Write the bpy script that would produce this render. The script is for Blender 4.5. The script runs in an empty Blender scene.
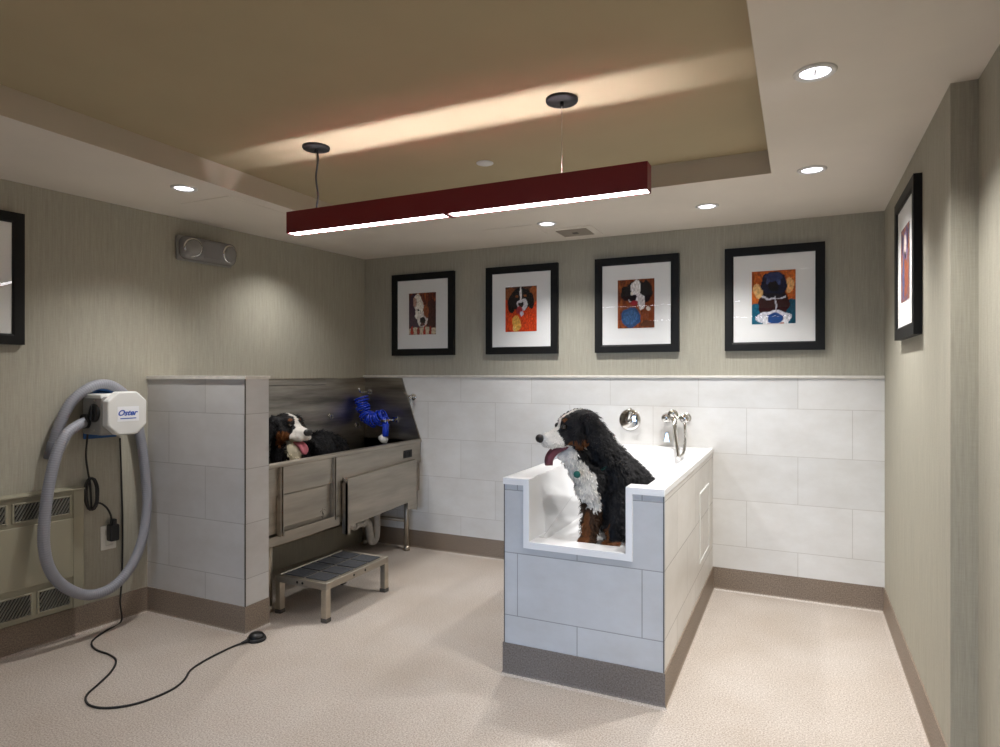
import bpy, bmesh, math, random
import numpy as np
from mathutils import Vector, Matrix, Quaternion, noise
random.seed(7)
rng = np.random.default_rng(11)
sc = bpy.context.scene
COL = sc.collection
PI = math.pi

# ------------------------------------------------------------------ site geometry
YAW = math.radians(25.18)
EYE = 1.42
CEIL = 2.393
TRAY = 2.508
YB = 4.417            # back wall
XR, XR2, YJ = 0.456, 0.533, 2.575
YF = -2.3             # wall behind the camera
LS = 0.09936
BT = 0.15             # cove base height
WT = 1.392            # top of tile
def lwx(y, off=0.0):  # left wall (runs a few degrees off square)
    return -3.345 + LS*(y-YB) + off
LANG = -math.atan(LS)
def lw(s, z, off=0.0):  # point on the left wall: s metres along it (from the back corner), z up, off into the room
    n = math.hypot(1, LS)
    return Vector((-3.345 + s*LS/n + off/n, YB + s/n - off*LS/n, z))
RIGHT = Vector((math.cos(YAW), math.sin(YAW), 0)); FWD = Vector((-math.sin(YAW), math.cos(YAW), 0)); UP = Vector((0,0,1))
def at(u, v, d):      # a point d metres deep, measured from the photograph
    return RIGHT*((u-500)/638*d) + FWD*d + UP*(EYE-(v-374)/638*d)
def on_floor(u, v, z=0.0):
    r = RIGHT*((u-500)/638) + FWD - UP*((v-374)/638)
    t = (z-EYE)/r.z
    return Vector((r.x*t, r.y*t, z))
def on_lw(u, v, off):
    r = RIGHT*((u-500)/638) + FWD - UP*((v-374)/638)
    c = -3.345 - LS*YB + off*math.hypot(1, LS)
    t = c/(r.x-LS*r.y)
    return Vector((r.x*t, r.y*t, EYE+r.z*t))

# ------------------------------------------------------------------ materials
def lin(c):
    if isinstance(c, str):
        c = c.lstrip('#'); c = [int(c[i:i+2], 16)/255 for i in (0, 2, 4)]
    return tuple((x/12.92 if x <= .04045 else ((x+.055)/1.055)**2.4) for x in c)
def mat(name, c, rough=.5, metal=0., spec=.5, emit=0., emitc=None, coat=0., trans=0.):
    m = bpy.data.materials.new(name); m.use_nodes = True
    b = m.node_tree.nodes['Principled BSDF']
    b.inputs['Base Color'].default_value = (*lin(c), 1)
    b.inputs['Roughness'].default_value = rough; b.inputs['Metallic'].default_value = metal
    b.inputs['Specular IOR Level'].default_value = spec
    b.inputs['Coat Weight'].default_value = coat
    b.inputs['Transmission Weight'].default_value = trans
    if emit:
        b.inputs['Emission Color'].default_value = (*lin(emitc or c), 1); b.inputs['Emission Strength'].default_value = emit
    return m
class NT:
    def __init__(s, m): s.t = m.node_tree; s.b = s.t.nodes['Principled BSDF']
    def n(s, typ, **kw):
        x = s.t.nodes.new(typ)
        for k, v in kw.items():
            if k in x.inputs.keys(): x.inputs[k].default_value = v
            else: setattr(x, k, v)
        return x
    def l(s, a, b): s.t.links.new(a, b)
    def uv(s, scale=(1,1,1), loc=(0,0,0)):
        t = s.n('ShaderNodeTexCoord'); m = s.n('ShaderNodeMapping')
        m.inputs['Scale'].default_value = scale; m.inputs['Location'].default_value = loc
        s.l(t.outputs['UV'], m.inputs['Vector']); return m.outputs[0]
    def ramp(s, fac, stops):
        r = s.n('ShaderNodeValToRGB')
        e = r.color_ramp.elements
        e[0].position, e[0].color = stops[0][0], (*lin(stops[0][1]), 1)
        e[1].position, e[1].color = stops[-1][0], (*lin(stops[-1][1]), 1)
        for p, c in stops[1:-1]:
            q = e.new(p); q.color = (*lin(c), 1)
        s.l(fac, r.inputs[0]); return r.outputs[0]
    def mix(s, fac, a, b, mode='MIX'):
        x = s.n('ShaderNodeMix', data_type='RGBA', blend_type=mode)
        for inp, v in ((x.inputs[0], fac), (x.inputs[6], a), (x.inputs[7], b)):
            if isinstance(v, (int, float)): inp.default_value = v
            elif isinstance(v, tuple): inp.default_value = (*v, 1)
            else: s.l(v, inp)
        return x.outputs[2]
    def bump(s, h, strength=.2, dist=.002):
        b = s.n('ShaderNodeBump'); b.inputs['Strength'].default_value = strength; b.inputs['Distance'].default_value = dist
        s.l(h, b.inputs['Height']); s.l(b.outputs[0], s.b.inputs['Normal'])

def wall_paper():
    m = mat('wallcovering', '#a09a88', .75, spec=.2); t = NT(m)
    a = t.n('ShaderNodeTexNoise', Scale=1., Detail=3., Roughness=.6); t.l(t.uv((260, 9, 1)), a.inputs['Vector'])
    b = t.n('ShaderNodeTexNoise', Scale=1., Detail=2.); t.l(t.uv((70, 2.5, 1)), b.inputs['Vector'])
    c = t.n('ShaderNodeTexNoise', Scale=1., Detail=2.); t.l(t.uv((30, 240, 1)), c.inputs['Vector'])
    k = t.ramp(a.outputs[0], [(.3, '#949083'), (.7, '#b9b4a5')])
    k2 = t.ramp(b.outputs[0], [(.3, '#9c988a'), (.7, '#b1ad9d')])
    k3 = t.ramp(c.outputs[0], [(.3, '#9b9789'), (.7, '#b0ac9c')])
    t.l(t.mix(.25, t.mix(.5, k, k2), k3), t.b.inputs['Base Color']); t.bump(a.outputs[0], .12, .001)
    return m
def tile(name, off=(0, 0), base='#c6c2bc', w=.6, h=.3, grout='#a39e97'):
    m = mat(name, base, .38, spec=.45); t = NT(m)
    br = t.n('ShaderNodeTexBrick', offset=.5, offset_frequency=2)
    t.l(t.uv((1, 1, 1), (off[0], off[1], 0)), br.inputs['Vector'])
    for k, v in (('Scale', 1.), ('Mortar Size', .0022), ('Mortar Smooth', .1), ('Brick Width', w), ('Row Height', h), ('Bias', 0.)): br.inputs[k].default_value = v
    B = lin(base)
    br.inputs['Color1'].default_value = (*[x*1.03 for x in B], 1); br.inputs['Color2'].default_value = (*[x*.94 for x in B], 1)
    br.inputs['Mortar'].default_value = (*lin(grout), 1)
    no = t.n('ShaderNodeTexNoise', Scale=3.5, Detail=6., Roughness=.65); t.l(t.uv((1, 1.6, 1)), no.inputs['Vector'])
    cl = t.ramp(no.outputs[0], [(.3, '#f0eeeb'), (.7, '#ffffff')])
    t.l(t.mix(1., br.outputs[0], cl, 'MULTIPLY'), t.b.inputs['Base Color'])
    inv = t.n('ShaderNodeMath', operation='SUBTRACT'); inv.inputs[0].default_value = 1.; t.l(br.outputs['Fac'], inv.inputs[1])
    t.bump(inv.outputs[0], .35, .002)
    return m
def terrazzo(name, c0, c1, c2, rough=.42):
    m = mat(name, c1, rough, spec=.35); t = NT(m)
    a = t.n('ShaderNodeTexNoise', Scale=150., Detail=3., Roughness=.7); t.l(t.uv(), a.inputs['Vector'])
    b = t.n('ShaderNodeTexNoise', Scale=2.2, Detail=4.); t.l(t.uv(), b.inputs['Vector'])
    k = t.ramp(a.outputs[0], [(.33, c0), (.5, c1), (.68, c2)])
    v = t.ramp(b.outputs[0], [(.3, '#efebe6'), (.7, '#ffffff')])
    t.l(t.mix(1., k, v, 'MULTIPLY'), t.b.inputs['Base Color'])
    return m
def brushed(name, c, rough=.33, sc_=(3, 160, 1), streak=.12):
    m = mat(name, c, rough, metal=1.); t = NT(m)
    a = t.n('ShaderNodeTexNoise', Scale=1., Detail=4., Roughness=.6); t.l(t.uv(sc_), a.inputs['Vector'])
    b = t.n('ShaderNodeTexNoise', Scale=3., Detail=3.); t.l(t.uv(), b.inputs['Vector'])
    mr = t.n('ShaderNodeMapRange'); t.l(b.outputs[0], mr.inputs[0]); mr.inputs[3].default_value = rough*.75; mr.inputs[4].default_value = rough*1.3
    t.l(mr.outputs[0], t.b.inputs['Roughness']); t.bump(a.outputs[0], .06, .001)
    d = t.n('ShaderNodeTexNoise', Scale=1., Detail=4., Roughness=.6); t.l(t.uv((1.3, 11, 1)), d.inputs['Vector']); L = lin(c)  # stretched colour bands: steel smears plus painted reflections
    r = t.n('ShaderNodeValToRGB'); r.color_ramp.elements[0].position = .3; r.color_ramp.elements[1].position = .7
    r.color_ramp.elements[0].color = (*[x*(1-streak*2) for x in L], 1); r.color_ramp.elements[1].color = (*[min(1, x*(1+streak)) for x in L], 1)
    t.l(d.outputs[0], r.inputs[0]); t.l(r.outputs[0], t.b.inputs['Base Color'])
    return m
def vcol(name, rough=.5, spec=.4, jitter=False):
    m = mat(name, '#808080', rough, spec=spec); t = NT(m)
    a = t.n('ShaderNodeAttribute', attribute_name='Col')
    t.l(a.outputs['Color'], t.b.inputs['Base Color'])
    return m
def plain_noise(name, c, rough, amt=.06, scale=6, **k):
    m = mat(name, c, rough, **k); t = NT(m)
    a = t.n('ShaderNodeTexNoise', Scale=float(scale), Detail=4.); t.l(t.uv(), a.inputs['Vector'])
    L = lin(c)
    r = t.n('ShaderNodeValToRGB'); r.color_ramp.elements[0].color = (*[x*(1-amt*2) for x in L], 1); r.color_ramp.elements[1].color = (*[min(1, x*(1+amt*2)) for x in L], 1)
    r.color_ramp.elements[0].position = .3; r.color_ramp.elements[1].position = .7
    t.l(a.outputs[0], r.inputs[0]); t.l(r.outputs[0], t.b.inputs['Base Color'])
    return m
def glass_pane():
    m = bpy.data.materials.new('picture_glass'); m.use_nodes = True; t = m.node_tree; t.nodes.clear()
    o = t.nodes.new('ShaderNodeOutputMaterial'); mx = t.nodes.new('ShaderNodeMixShader'); tr = t.nodes.new('ShaderNodeBsdfTransparent'); gl = t.nodes.new('ShaderNodeBsdfGlossy')
    gl.inputs['Roughness'].default_value = .01
    fr = t.nodes.new('ShaderNodeLayerWeight'); fr.inputs['Blend'].default_value = .5
    pw = t.nodes.new('ShaderNodeMath'); pw.operation = 'POWER'; pw.inputs[1].default_value = 5.; t.links.new(fr.outputs['Facing'], pw.inputs[0])
    ma = t.nodes.new('ShaderNodeMath'); ma.operation = 'MULTIPLY_ADD'; ma.inputs[1].default_value = .22; ma.inputs[2].default_value = .045; t.links.new(pw.outputs[0], ma.inputs[0])
    t.links.new(ma.outputs[0], mx.inputs[0]); t.links.new(tr.outputs[0], mx.inputs[1]); t.links.new(gl.outputs[0], mx.inputs[2]); t.links.new(mx.outputs[0], o.inputs[0])
    return m

M = dict(
    paper=wall_paper(),
    tile_back=tile('wainscot_tile', (.312, 0), '#dddcd9', grout='#c8c5c0'),
    tile_part=tile('partition_tile', (3.342, 0), '#c8c6c3', grout='#aaa7a2'),
    tile_bath=tile('bath_tile', (1.200, .012), '#c6c8cb', .585, .295, '#97989a'),  # same tile as the sides; cool shade on the front put into its colour
    tile_bath_side=tile('bath_side_tile', (.15, .012), '#dddad5', .585, .295),  # paler copy of the bath tile, light on the sides put into its colour
    floor=terrazzo('terrazzo_floor', '#94897e', '#bdb3a9', '#dcd5ce'),
    base=terrazzo('terrazzo_base', '#6c6056', '#887a6c', '#a0907f', .5),
    base_bath=terrazzo('terrazzo_bath_base', '#5f5955', '#78706a', '#8c847d', .5),  # same cove base, with cool shade mixed into the colour
    soffit=plain_noise('ceiling_paint', '#dcd4c8', .85, .02, 2, spec=.15),
    fascia=plain_noise('fascia_paint', '#c0b5a2', .8, .02, 2, spec=.15), tray=plain_noise('tray_paint', '#ac9e80', .8, .02, 2, spec=.2),  # fascia: ceiling paint darkened, its shade painted in
    cap=plain_noise('stone_cap', '#d3cec4', .35, .05, 20),
    red=mat('maroon_enamel', '#761a1c', .42), red_in=mat('maroon_inner', '#7a2a22', .6),
    black=mat('black_satin', '#0d0c0a', .55, spec=.3), blackplastic=mat('black_plastic', '#131314', .4), rubber=mat('black_rubber', '#1b1a19', .6),
    mount=mat('mat_board', '#ececea', .8, spec=.1), glass=glass_pane(),
    steel=brushed('brushed_steel', '#b9b1a4', .44), steel_dark=brushed('splash_steel', '#aca69c', .34, streak=.3), steel_leg=brushed('leg_steel', '#c2b8a8', .42, (160, 3, 1)),
    chrome=mat('chrome', '#d8d6d2', .08, metal=1.),
    acrylic=mat('white_acrylic', '#eeeeee', .22, spec=.5, coat=.3),
    white=mat('white_plastic', '#dfdfdb', .4), whitepipe=plain_noise('white_pipe', '#c9c4ba', .5, .1, 9),
    hose=mat('grey_hose', '#8b8c93', .5), cuff=mat('hose_cuff', '#5d5e63', .5), hoseblue=mat('blue_hose', '#1a42d2', .3, coat=.4), blue=mat('blue_bracket', '#1c4f86', .5),
    greybody=mat('grey_enamel', '#8d8b86', .45), logo=mat('logo_blue', '#1f4fae', .4), labelw=mat('label_white', '#f2f3f6', .5),
    casing=plain_noise('cream_enamel', '#928d79', .5, .02, 4), grille=mat('grille_grey', '#66655c', .5), dark=mat('void_dark', '#191815', .8),
    plateW=mat('outlet_white', '#dcdad2', .4), clear=mat('clear_housing', '#827f7e', .25, spec=.6), lens=mat('lamp_lens', '#8a8783', .2, spec=.6),
    vent=mat('vent_paint', '#a89e8f', .7), ventd=mat('vent_dark', '#6d665c', .8),
    tread=plain_noise('grit_tread', '#3a3c40', .7, .2, 60),
    nose=mat('dog_nose', '#171514', .35), tongueA=mat('tongue_dark_pink', '#6d3844', .4), tongue=mat('tongue_pink', '#c86f7d', .4), eye=mat('dog_eye', '#140c08', .08, coat=.6),
    collar=mat('teal_collar', '#0f5f55', .5), fur=vcol('dog_fur', .62, .25), paint=vcol('printed_paper', .7, .2),
    diff=mat('diffuser_lit', '#ffffff', .5, emit=15., emitc='#fdfaff'), uplight=mat('uplight_lit', '#ffffff', .5, emit=118., emitc='#f4f3ff'),
    lampL=mat('downlight_lit', '#ffffff', .4, emit=4., emitc='#f2f2ff'), reflector=mat('downlight_reflector', '#d5d3d6', .25, metal=.9),
    ring=mat('downlight_trim', '#d9d7d3', .4), grit=mat('edge_trim', '#5d5a55', .4, metal=.6),
    day=mat('daylit_pane', '#ffffff', .5, emit=.5, emitc='#a9c6ff'),
)
M['lens_lit'] = M['lampL']

# ------------------------------------------------------------------ mesh helpers
def box(bm, x0, x1, y0, y1, z0, z1, bev=0., seg=2, T=None):
    b = bmesh.new(); bmesh.ops.create_cube(b, size=1)
    bmesh.ops.scale(b, vec=(abs(x1-x0), abs(y1-y0), abs(z1-z0)), verts=b.verts)
    bmesh.ops.translate(b, vec=((x0+x1)/2, (y0+y1)/2, (z0+z1)/2), verts=b.verts)
    if bev: bmesh.ops.bevel(b, geom=b.edges[:], offset=bev, segments=seg, profile=.5, affect='EDGES')
    return merge(bm, b, T)
def merge(bm, b, T=None, mi=None):
    if T is not None: b.transform(T)
    mp = {}
    for v in b.verts: mp[v] = bm.verts.new(v.co)
    for f in b.faces:
        try:
            g = bm.faces.new([mp[v] for v in f.verts]); g.smooth = f.smooth
            g.material_index = f.material_index if mi is None else mi
        except ValueError: pass
    b.free(); return bm
def prism(bm, poly, d0, d1, axis='z', T=None, bev=0.):
    b = bmesh.new()
    def p(a, c, d): return {'z': (a, c, d), 'y': (a, d, c), 'x': (d, a, c)}[axis]
    lo = [b.verts.new(p(a, c, d0)) for a, c in poly]; hi = [b.verts.new(p(a, c, d1)) for a, c in poly]
    n = len(poly)
    b.faces.new(lo); b.faces.new(hi[::-1])
    for i in range(n): b.faces.new([lo[(i+1) % n], lo[i], hi[i], hi[(i+1) % n]])
    bmesh.ops.recalc_face_normals(b, faces=b.faces)
    if bev: bmesh.ops.bevel(b, geom=b.edges[:], offset=bev, segments=2, profile=.5, affect='EDGES')
    return merge(bm, b, T)
def frame_of(d):
    d = d.normalized(); a = Vector((0, 0, 1)) if abs(d.z) < .9 else Vector((1, 0, 0))
    x = a.cross(d).normalized(); return x, d.cross(x)
def lathe(bm, prof, org, axis=(0, 0, 1), seg=24, closed=True, T=None):
    """prof: (radius, height along the axis) pairs"""
    b = bmesh.new(); axis = Vector(axis).normalized(); x, y = frame_of(axis); org = Vector(org); rings = []
    for r, h in prof:
        if r < 1e-6: rings.append([b.verts.new(org+axis*h)])
        else: rings.append([b.verts.new(org+axis*h+(x*math.cos(2*PI*i/seg)+y*math.sin(2*PI*i/seg))*r) for i in range(seg)])
    for A, B in zip(rings, rings[1:]):
        for i in range(seg):
            j = (i+1) % seg
            vs = [A[i % len(A)], A[j % len(A)], B[j % len(B)], B[i % len(B)]]
            vs = list(dict.fromkeys(vs))
            if len(vs) > 2:
                f = b.faces.new(vs); f.smooth = True
    if closed:
        for R in (rings[0], rings[-1]):
            if len(R) > 2: b.faces.new(R)
    bmesh.ops.recalc_face_normals(b, faces=b.faces)
    return merge(bm, b, T)
def cyl(bm, p0, p1, r, seg=16, r2=None, bev=0.):
    p0, p1 = Vector(p0), Vector(p1); L = (p1-p0).length; r2 = r if r2 is None else r2
    if bev: pr = [(r-bev, 0), (r, bev), (r2, L-bev), (r2-bev, L)]
    else: pr = [(r, 0), (r2, L)]
    return lathe(bm, pr, p0, p1-p0, seg)
def spline(pts, step=.02):
    pts = [Vector(p) for p in pts]; out = []
    P = [pts[0]*2-pts[1]] + pts + [pts[-1]*2-pts[-2]]
    for i in range(1, len(P)-2):
        a, b, c, d = P[i-1:i+3]; n = max(2, int((c-b).length/step))
        for k in range(n):
            t = k/n
            out.append(.5*((2*b)+(c-a)*t+(2*a-5*b+4*c-d)*t*t+(3*b-a-3*c+d)*t**3))
    out.append(pts[-1]); return out
def tube(bm, pts, r, seg=10, rf=None, cap=True):
    b = bmesh.new(); rings = []; d = (pts[1]-pts[0]).normalized(); x, y = frame_of(d)
    for i, p in enumerate(pts):
        nd = ((pts[min(i+1, len(pts)-1)]-pts[max(i-1, 0)])).normalized()
        q = d.rotation_difference(nd); x = q @ x; x = (x-nd*x.dot(nd)).normalized(); y = nd.cross(x); d = nd
        rr = r if rf is None else r*rf(i, len(pts))
        rings.append([b.verts.new(p+(x*math.cos(2*PI*k/seg)+y*math.sin(2*PI*k/seg))*rr) for k in range(seg)])
    for A, B in zip(rings, rings[1:]):
        for k in range(seg):
            f = b.faces.new([A[k], A[(k+1) % seg], B[(k+1) % seg], B[k]]); f.smooth = True
    if cap: b.faces.new(rings[0]); b.faces.new(rings[-1])
    bmesh.ops.recalc_face_normals(b, faces=b.faces)
    return merge(bm, b)
def ball(bm, c, r, sub=2, R=None):
    b = bmesh.new(); bmesh.ops.create_icosphere(b, subdivisions=sub, radius=1)
    for f in b.faces: f.smooth = True
    r = (r, r, r) if not hasattr(r, '__len__') else r
    T = Matrix.Translation(Vector(c)) @ (R.to_4x4() if R is not None else Matrix()) @ Matrix.Diagonal((*r, 1))
    return merge(bm, b, T)
def quad(bm, *p):
    return bm.faces.new([bm.verts.new(q) for q in p])

ROOT = {}
def unwrap(me):
    uv = me.uv_layers.new(name='UVMap') if not me.uv_layers else me.uv_layers[0]
    for f in me.polygons:
        n = f.normal; ax = max(range(3), key=lambda i: abs(n[i]))
        for li in f.loop_indices:
            c = me.vertices[me.loops[li].vertex_index].co
            uv.data[li].uv = (c.y, c.z) if ax == 0 else ((c.x, c.z) if ax == 1 else (c.x, c.y))
def obj(name, bm, m, parent=None, smooth=False):
    """link a bmesh written in room coordinates as one mesh object"""
    me = bpy.data.meshes.new(name); bm.to_mesh(me); bm.free()
    if smooth:
        for f in me.polygons: f.use_smooth = True
    unwrap(me)
    for q in (m if isinstance(m, (list, tuple)) else [m]): me.materials.append(q)
    o = bpy.data.objects.new(name, me); COL.objects.link(o)
    if parent is not None:
        inv = ROOT[parent.name].inverted(); me.transform(inv); o.parent = parent; ROOT[o.name] = ROOT[parent.name]
    else: ROOT[o.name] = Matrix()
    return o
def tag(o, label, cat, group=None, kind=None):
    o['label'] = label; o['category'] = cat
    if group: o['group'] = group
    if kind: o['kind'] = kind
    return o
def thing(name, label, cat, loc=(0, 0, 0), rz=0., group=None):
    o = bpy.data.objects.new(name, None); o.empty_display_size = .1; COL.objects.link(o)
    o.location = loc; o.rotation_euler = (0, 0, rz)
    ROOT[o.name] = Matrix.Translation(Vector(loc)) @ Matrix.Rotation(rz, 4, 'Z')
    return tag(o, label, cat, group)
def struct(name, bm, m, label, cat, parent=None, smooth=False):
    o = obj(name, bm, m, parent, smooth)
    if parent is None: tag(o, label, cat, kind='structure')
    else: o['kind'] = 'structure'
    return o
B = bmesh.new
LT = Matrix.Translation((-3.345, YB, 0)) @ Matrix.Rotation(LANG, 4, 'Z')   # left wall frame: x out of the wall, y along it, z up

# ------------------------------------------------------------------ room shell
YLF = YF
bm = B(); box(bm, -4.2, .75, YF-.1, YB+.1, -.1, 0); struct('floor', bm, M['floor'], 'speckled beige pink terrazzo floor', 'floor')
bm = B(); box(bm, -3.6, .75, YB, YB+.1, 0, 2.6); struct('wall_back', bm, M['paper'], 'back wall with textured grey beige wallcovering', 'wall')
bm = B(); prism(bm, [(lwx(YB+.1), YB+.1), (lwx(YF-.1), YF-.1), (lwx(YF-.1)-.1, YF-.1), (lwx(YB+.1)-.1, YB+.1)], 0, 2.6); struct('wall_left', bm, M['paper'], 'left wall with textured grey beige wallcovering', 'wall')
bm = B(); prism(bm, [(XR, YB), (XR, YJ), (XR2, YJ), (XR2, YF), (.75, YF), (.75, YB)], 0, 2.6); struct('wall_right', bm, M['paper'], 'right wall that steps back towards the viewer', 'wall')
# wall behind the camera with a daylit window
WX0, WX1, WZ0, WZ1 = -2.2, -.3, .15, 1.60
bm = B()
for a in ((-4.2, WX0, 0, 2.6), (WX1, .75, 0, 2.6), (WX0, WX1, 0, WZ0), (WX0, WX1, WZ1, 2.6)): box(bm, a[0], a[1], YF-.1, YF, a[2], a[3])
struct('wall_front', bm, M['paper'], 'wall behind the viewer with a wide window', 'wall')
bm = B(); box(bm, WX0, WX1, YF-.06, YF-.05, WZ0, WZ1); wn = struct('window_1', bm, M['day'], 'window full of pale daylight behind the viewer', 'window')
bm = B()
for x in (WX0, (WX0+WX1)/2-.02, WX1-.04): box(bm, x, x+.04, YF-.05, YF-.005, WZ0, WZ1)
for z in (WZ0, WZ1-.04): box(bm, WX0, WX1, YF-.05, YF-.005, z, z+.04)
struct('window_frame', bm, M['white'], '', '', wn)
# ceiling: dropped border around a painted tray
TX0, TX1, TY0, TY1 = -2.72, -.125, -1.3, 3.36
bm = B()
def cbox(*a, mi=0):
    b = B(); box(b, *a); merge(bm, b, None, mi)
cbox(-4.2, TX0, YF-.1, YB+.1, CEIL, 2.6); cbox(TX1, .75, YF-.1, YB+.1, CEIL, 2.6)
cbox(TX0, TX1, TY1, YB+.1, CEIL, 2.6); cbox(TX0, TX1, YF-.1, TY0, CEIL, 2.6)
for q in ((TX0, TX0+.002, TY0, TY1), (TX1-.002, TX1, TY0, TY1), (TX0, TX1, TY0, TY0+.002), (TX0, TX1, TY1-.002, TY1)): cbox(*q, CEIL+.0005, TRAY+.01, mi=2)
cbox(TX0-.02, TX1+.02, TY0-.02, TY1+.02, TRAY, 2.62, mi=1)
struct('ceiling', bm, [M['soffit'], M['tray'], M['fascia']], 'off white dropped ceiling border around a tan painted tray', 'ceiling')
# wainscot and its cap
bm = B(); box(bm, -3.36, XR, YB-.01, YB, BT, WT); struct('trim_1', bm, M['tile_back'], 'white stone tile wainscot along the back wall', 'wainscot')
bm = B(); box(bm, -3.36, XR, YB-.022, YB, WT, WT+.018, .004); struct('trim_2', bm, M['cap'], 'pale stone cap on the back wall tile', 'trim')
# partition beside the steel wash station
PX, PY0, PY1 = -2.735, 2.555, 2.725
bm = B(); prism(bm, [(lwx(PY0), PY0), (PX, PY0), (PX, PY1), (lwx(PY1), PY1)], 0, WT)
pw = struct('wall_partition', bm, M['tile_part'], 'half height tiled partition wall beside the steel wash station', 'wall')
for f in pw.data.polygons:
    if abs(f.normal.x) > .9:
        for li in f.loop_indices: pw.data.uv_layers[0].data[li].uv.x += .15
bm = B(); prism(bm, [(lwx(PY0), PY0-.008), (PX+.008, PY0-.008), (PX+.008, PY1+.005), (lwx(PY1), PY1+.005)], WT, WT+.018)
struct('trim_3', bm, M['cap'], 'pale stone cap on the half height partition', 'trim')
bm = B(); box(bm, PX-.004, PX+.0015, PY0-.0015, PY0+.004, BT, WT); struct('trim_4', bm, M['grit'], 'thin metal corner strip on the partition edge', 'trim')
# cove base
def cove(bm, p0, p1, n, h=BT, e0=0, e1=0, r=.022, t=.006):   # e: +1 outside corner, -1 inside corner, 0 square end
    p0, p1, n = Vector((*p0, 0)), Vector((*p1, 0)), Vector((*n, 0)).normalized()
    d = (p1-p0).normalized()
    prof = [(0, h), (t, h), (t, r)] + [(t+r*(1-math.cos(a)), r*(1-math.sin(a))) for a in [PI/2*k/5 for k in range(1, 6)]]
    prof = prof + [(0, 0)]
    A = [bm.verts.new(p0-d*a*e0+n*a+UP*z+UP*.0005) for a, z in prof]; C = [bm.verts.new(p1+d*a*e1+n*a+UP*z+UP*.0005) for a, z in prof]
    k = len(prof); fs = []
    for i in range(k-1):
        f = bm.faces.new([A[i], A[i+1], C[i+1], C[i]]); fs.append(f)
        f.material_index = 1 if 4 <= i < k-2 else 0  # curve in paler floor terrazzo, which also paints in its highlight
    fs += [bm.faces.new(A), bm.faces.new(C)]
    bmesh.ops.recalc_face_normals(bm, faces=fs)
ln = (1, -LS)
bm = B(); cove(bm, (-2.78, YB-.004), (XR, YB-.004), (0, -1)); cove(bm, (-3.34, YB), (-2.78, YB), (0, -1)); struct('baseboard_back', bm, [M['base'], M['floor']], 'brown terrazzo cove base along the back wall', 'baseboard')
bm = B(); cove(bm, (XR, YB), (XR, YJ), (-1, 0), e0=-1, e1=1); cove(bm, (XR, YJ), (XR2, YJ), (0, -1), e0=1, e1=-1); cove(bm, (XR2, YJ), (XR2, YF), (-1, 0), e0=-1); struct('baseboard_right', bm, [M['base'], M['floor']], 'brown terrazzo cove base along the right wall', 'baseboard')
bm = B(); cove(bm, (lwx(YF), YF), (lwx(PY0), PY0), ln); struct('baseboard_left', bm, [M['base'], M['floor']], 'brown terrazzo cove base along the left wall', 'baseboard')
bm = B(); cove(bm, (lwx(PY0), PY0), (PX, PY0), (0, -1), e1=1); cove(bm, (PX, PY0), (PX, PY1), (1, 0), e0=1); struct('baseboard_partition', bm, [M['base'], M['floor']], 'brown terrazzo cove base around the partition', 'baseboard')
# ceiling access panel outlines
bm = B(); box(bm, -3.2, -2.82, 2.52, 3.0, CEIL-.003, CEIL+.001, .001, 1)
tag(obj('ceiling_access_panel', bm, M['soffit']), 'flush square access panel in the left ceiling border above the emergency light', 'panel')
bm = B(); box(bm, -1.95, -1.58, 3.85, 4.2, CEIL-.003, CEIL+.001, .001, 1)
tag(obj('ceiling_access_panel', bm, M['soffit']), 'flush square access panel beside the ceiling vent above the pictures', 'panel')

# ------------------------------------------------------------------ pendant lamp
def pendant(x0, x1, y, zb, label, group):
    t = thing('pendant_lamp', label, 'lamp', ((x0+x1)/2, y, zb), 0, group)
    w, h = .034, .104; xm = (x0+x1)/2+.018
    b = B()
    box(b, x0, x1, y-w, y-w+.004, zb, zb+h, .001, 1); box(b, x0, x1, y+w-.004, y+w, zb, zb+h, .001, 1)
    for x in (x0, x1-.004): box(b, x, x+.004, y-w+.004, y+w-.004, zb, zb+h)
    box(b, x0+.004, x1-.004, y-w+.004, y+w-.004, zb+.014, zb+.018)
    for a, c in ((y-w+.004, y-.023), (y+.023, y+w-.004)): box(b, x0+.004, x1-.004, a, c, zb+h-.005, zb+h-.002)  # inner lips added to narrow the uplight streak on the tray
    obj('housing', b, M['red'], t)
    for a, c in ((x0+.006, xm-.006), (xm+.006, x1-.006)):
        b = B(); box(b, a, c, y-w+.0055, y+w-.0055, zb+.002, zb+.010, .002); obj('diffuser', b, M['diff'], t)
    b = B(); box(b, xm-.011, xm+.011, y-w-.001, y+w+.001, zb-.004, zb+.012, .001, 1); obj('divider', b, M['red'], t)
    for a, c in ((x0+.03, xm-.03), (xm+.03, x1-.03)):
        b = B(); cyl(b, (a, y, zb+.029), (c, y, zb+.029), .007, 10); obj('uplight_tube', b, M['uplight'], t)
    xs = (x0+.155, x1-.345)
    for k, x in enumerate(xs):
        b = B(); lathe(b, [(0, 0), (.062, 0), (.064, .004), (.064, .012), (0, .012)], (x, y, TRAY-.012), (0, 0, 1), 28); cp = obj('canopy', b, M['black'], t)
        b = B(); cyl(b, (x, y, TRAY-.03), (x, y, TRAY-.01), .008, 12); obj('cable_gland', b, M['black'], cp)
        b = B(); tube(b, [Vector((x, y, TRAY-.012)), Vector((x, y, zb+.09))], .0012, 6); obj('suspension_wire', b, M['steel'], t)
        if k == 0:
            b = B()
            P = [Vector((x+(.006*math.sin(i*.9)+.006), y, TRAY-.012-(TRAY-.10-zb)*i/12)) for i in range(13)]
            tube(b, spline(P, .01), .0042, 8); obj('power_cord', b, M['rubber'], t)
        b = B(); box(b, x-.008, x+.008, y-w+.004, y+w-.004, zb+.085, zb+.09); obj('cable_clamp', b, M['steel'], t)
    return t
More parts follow.
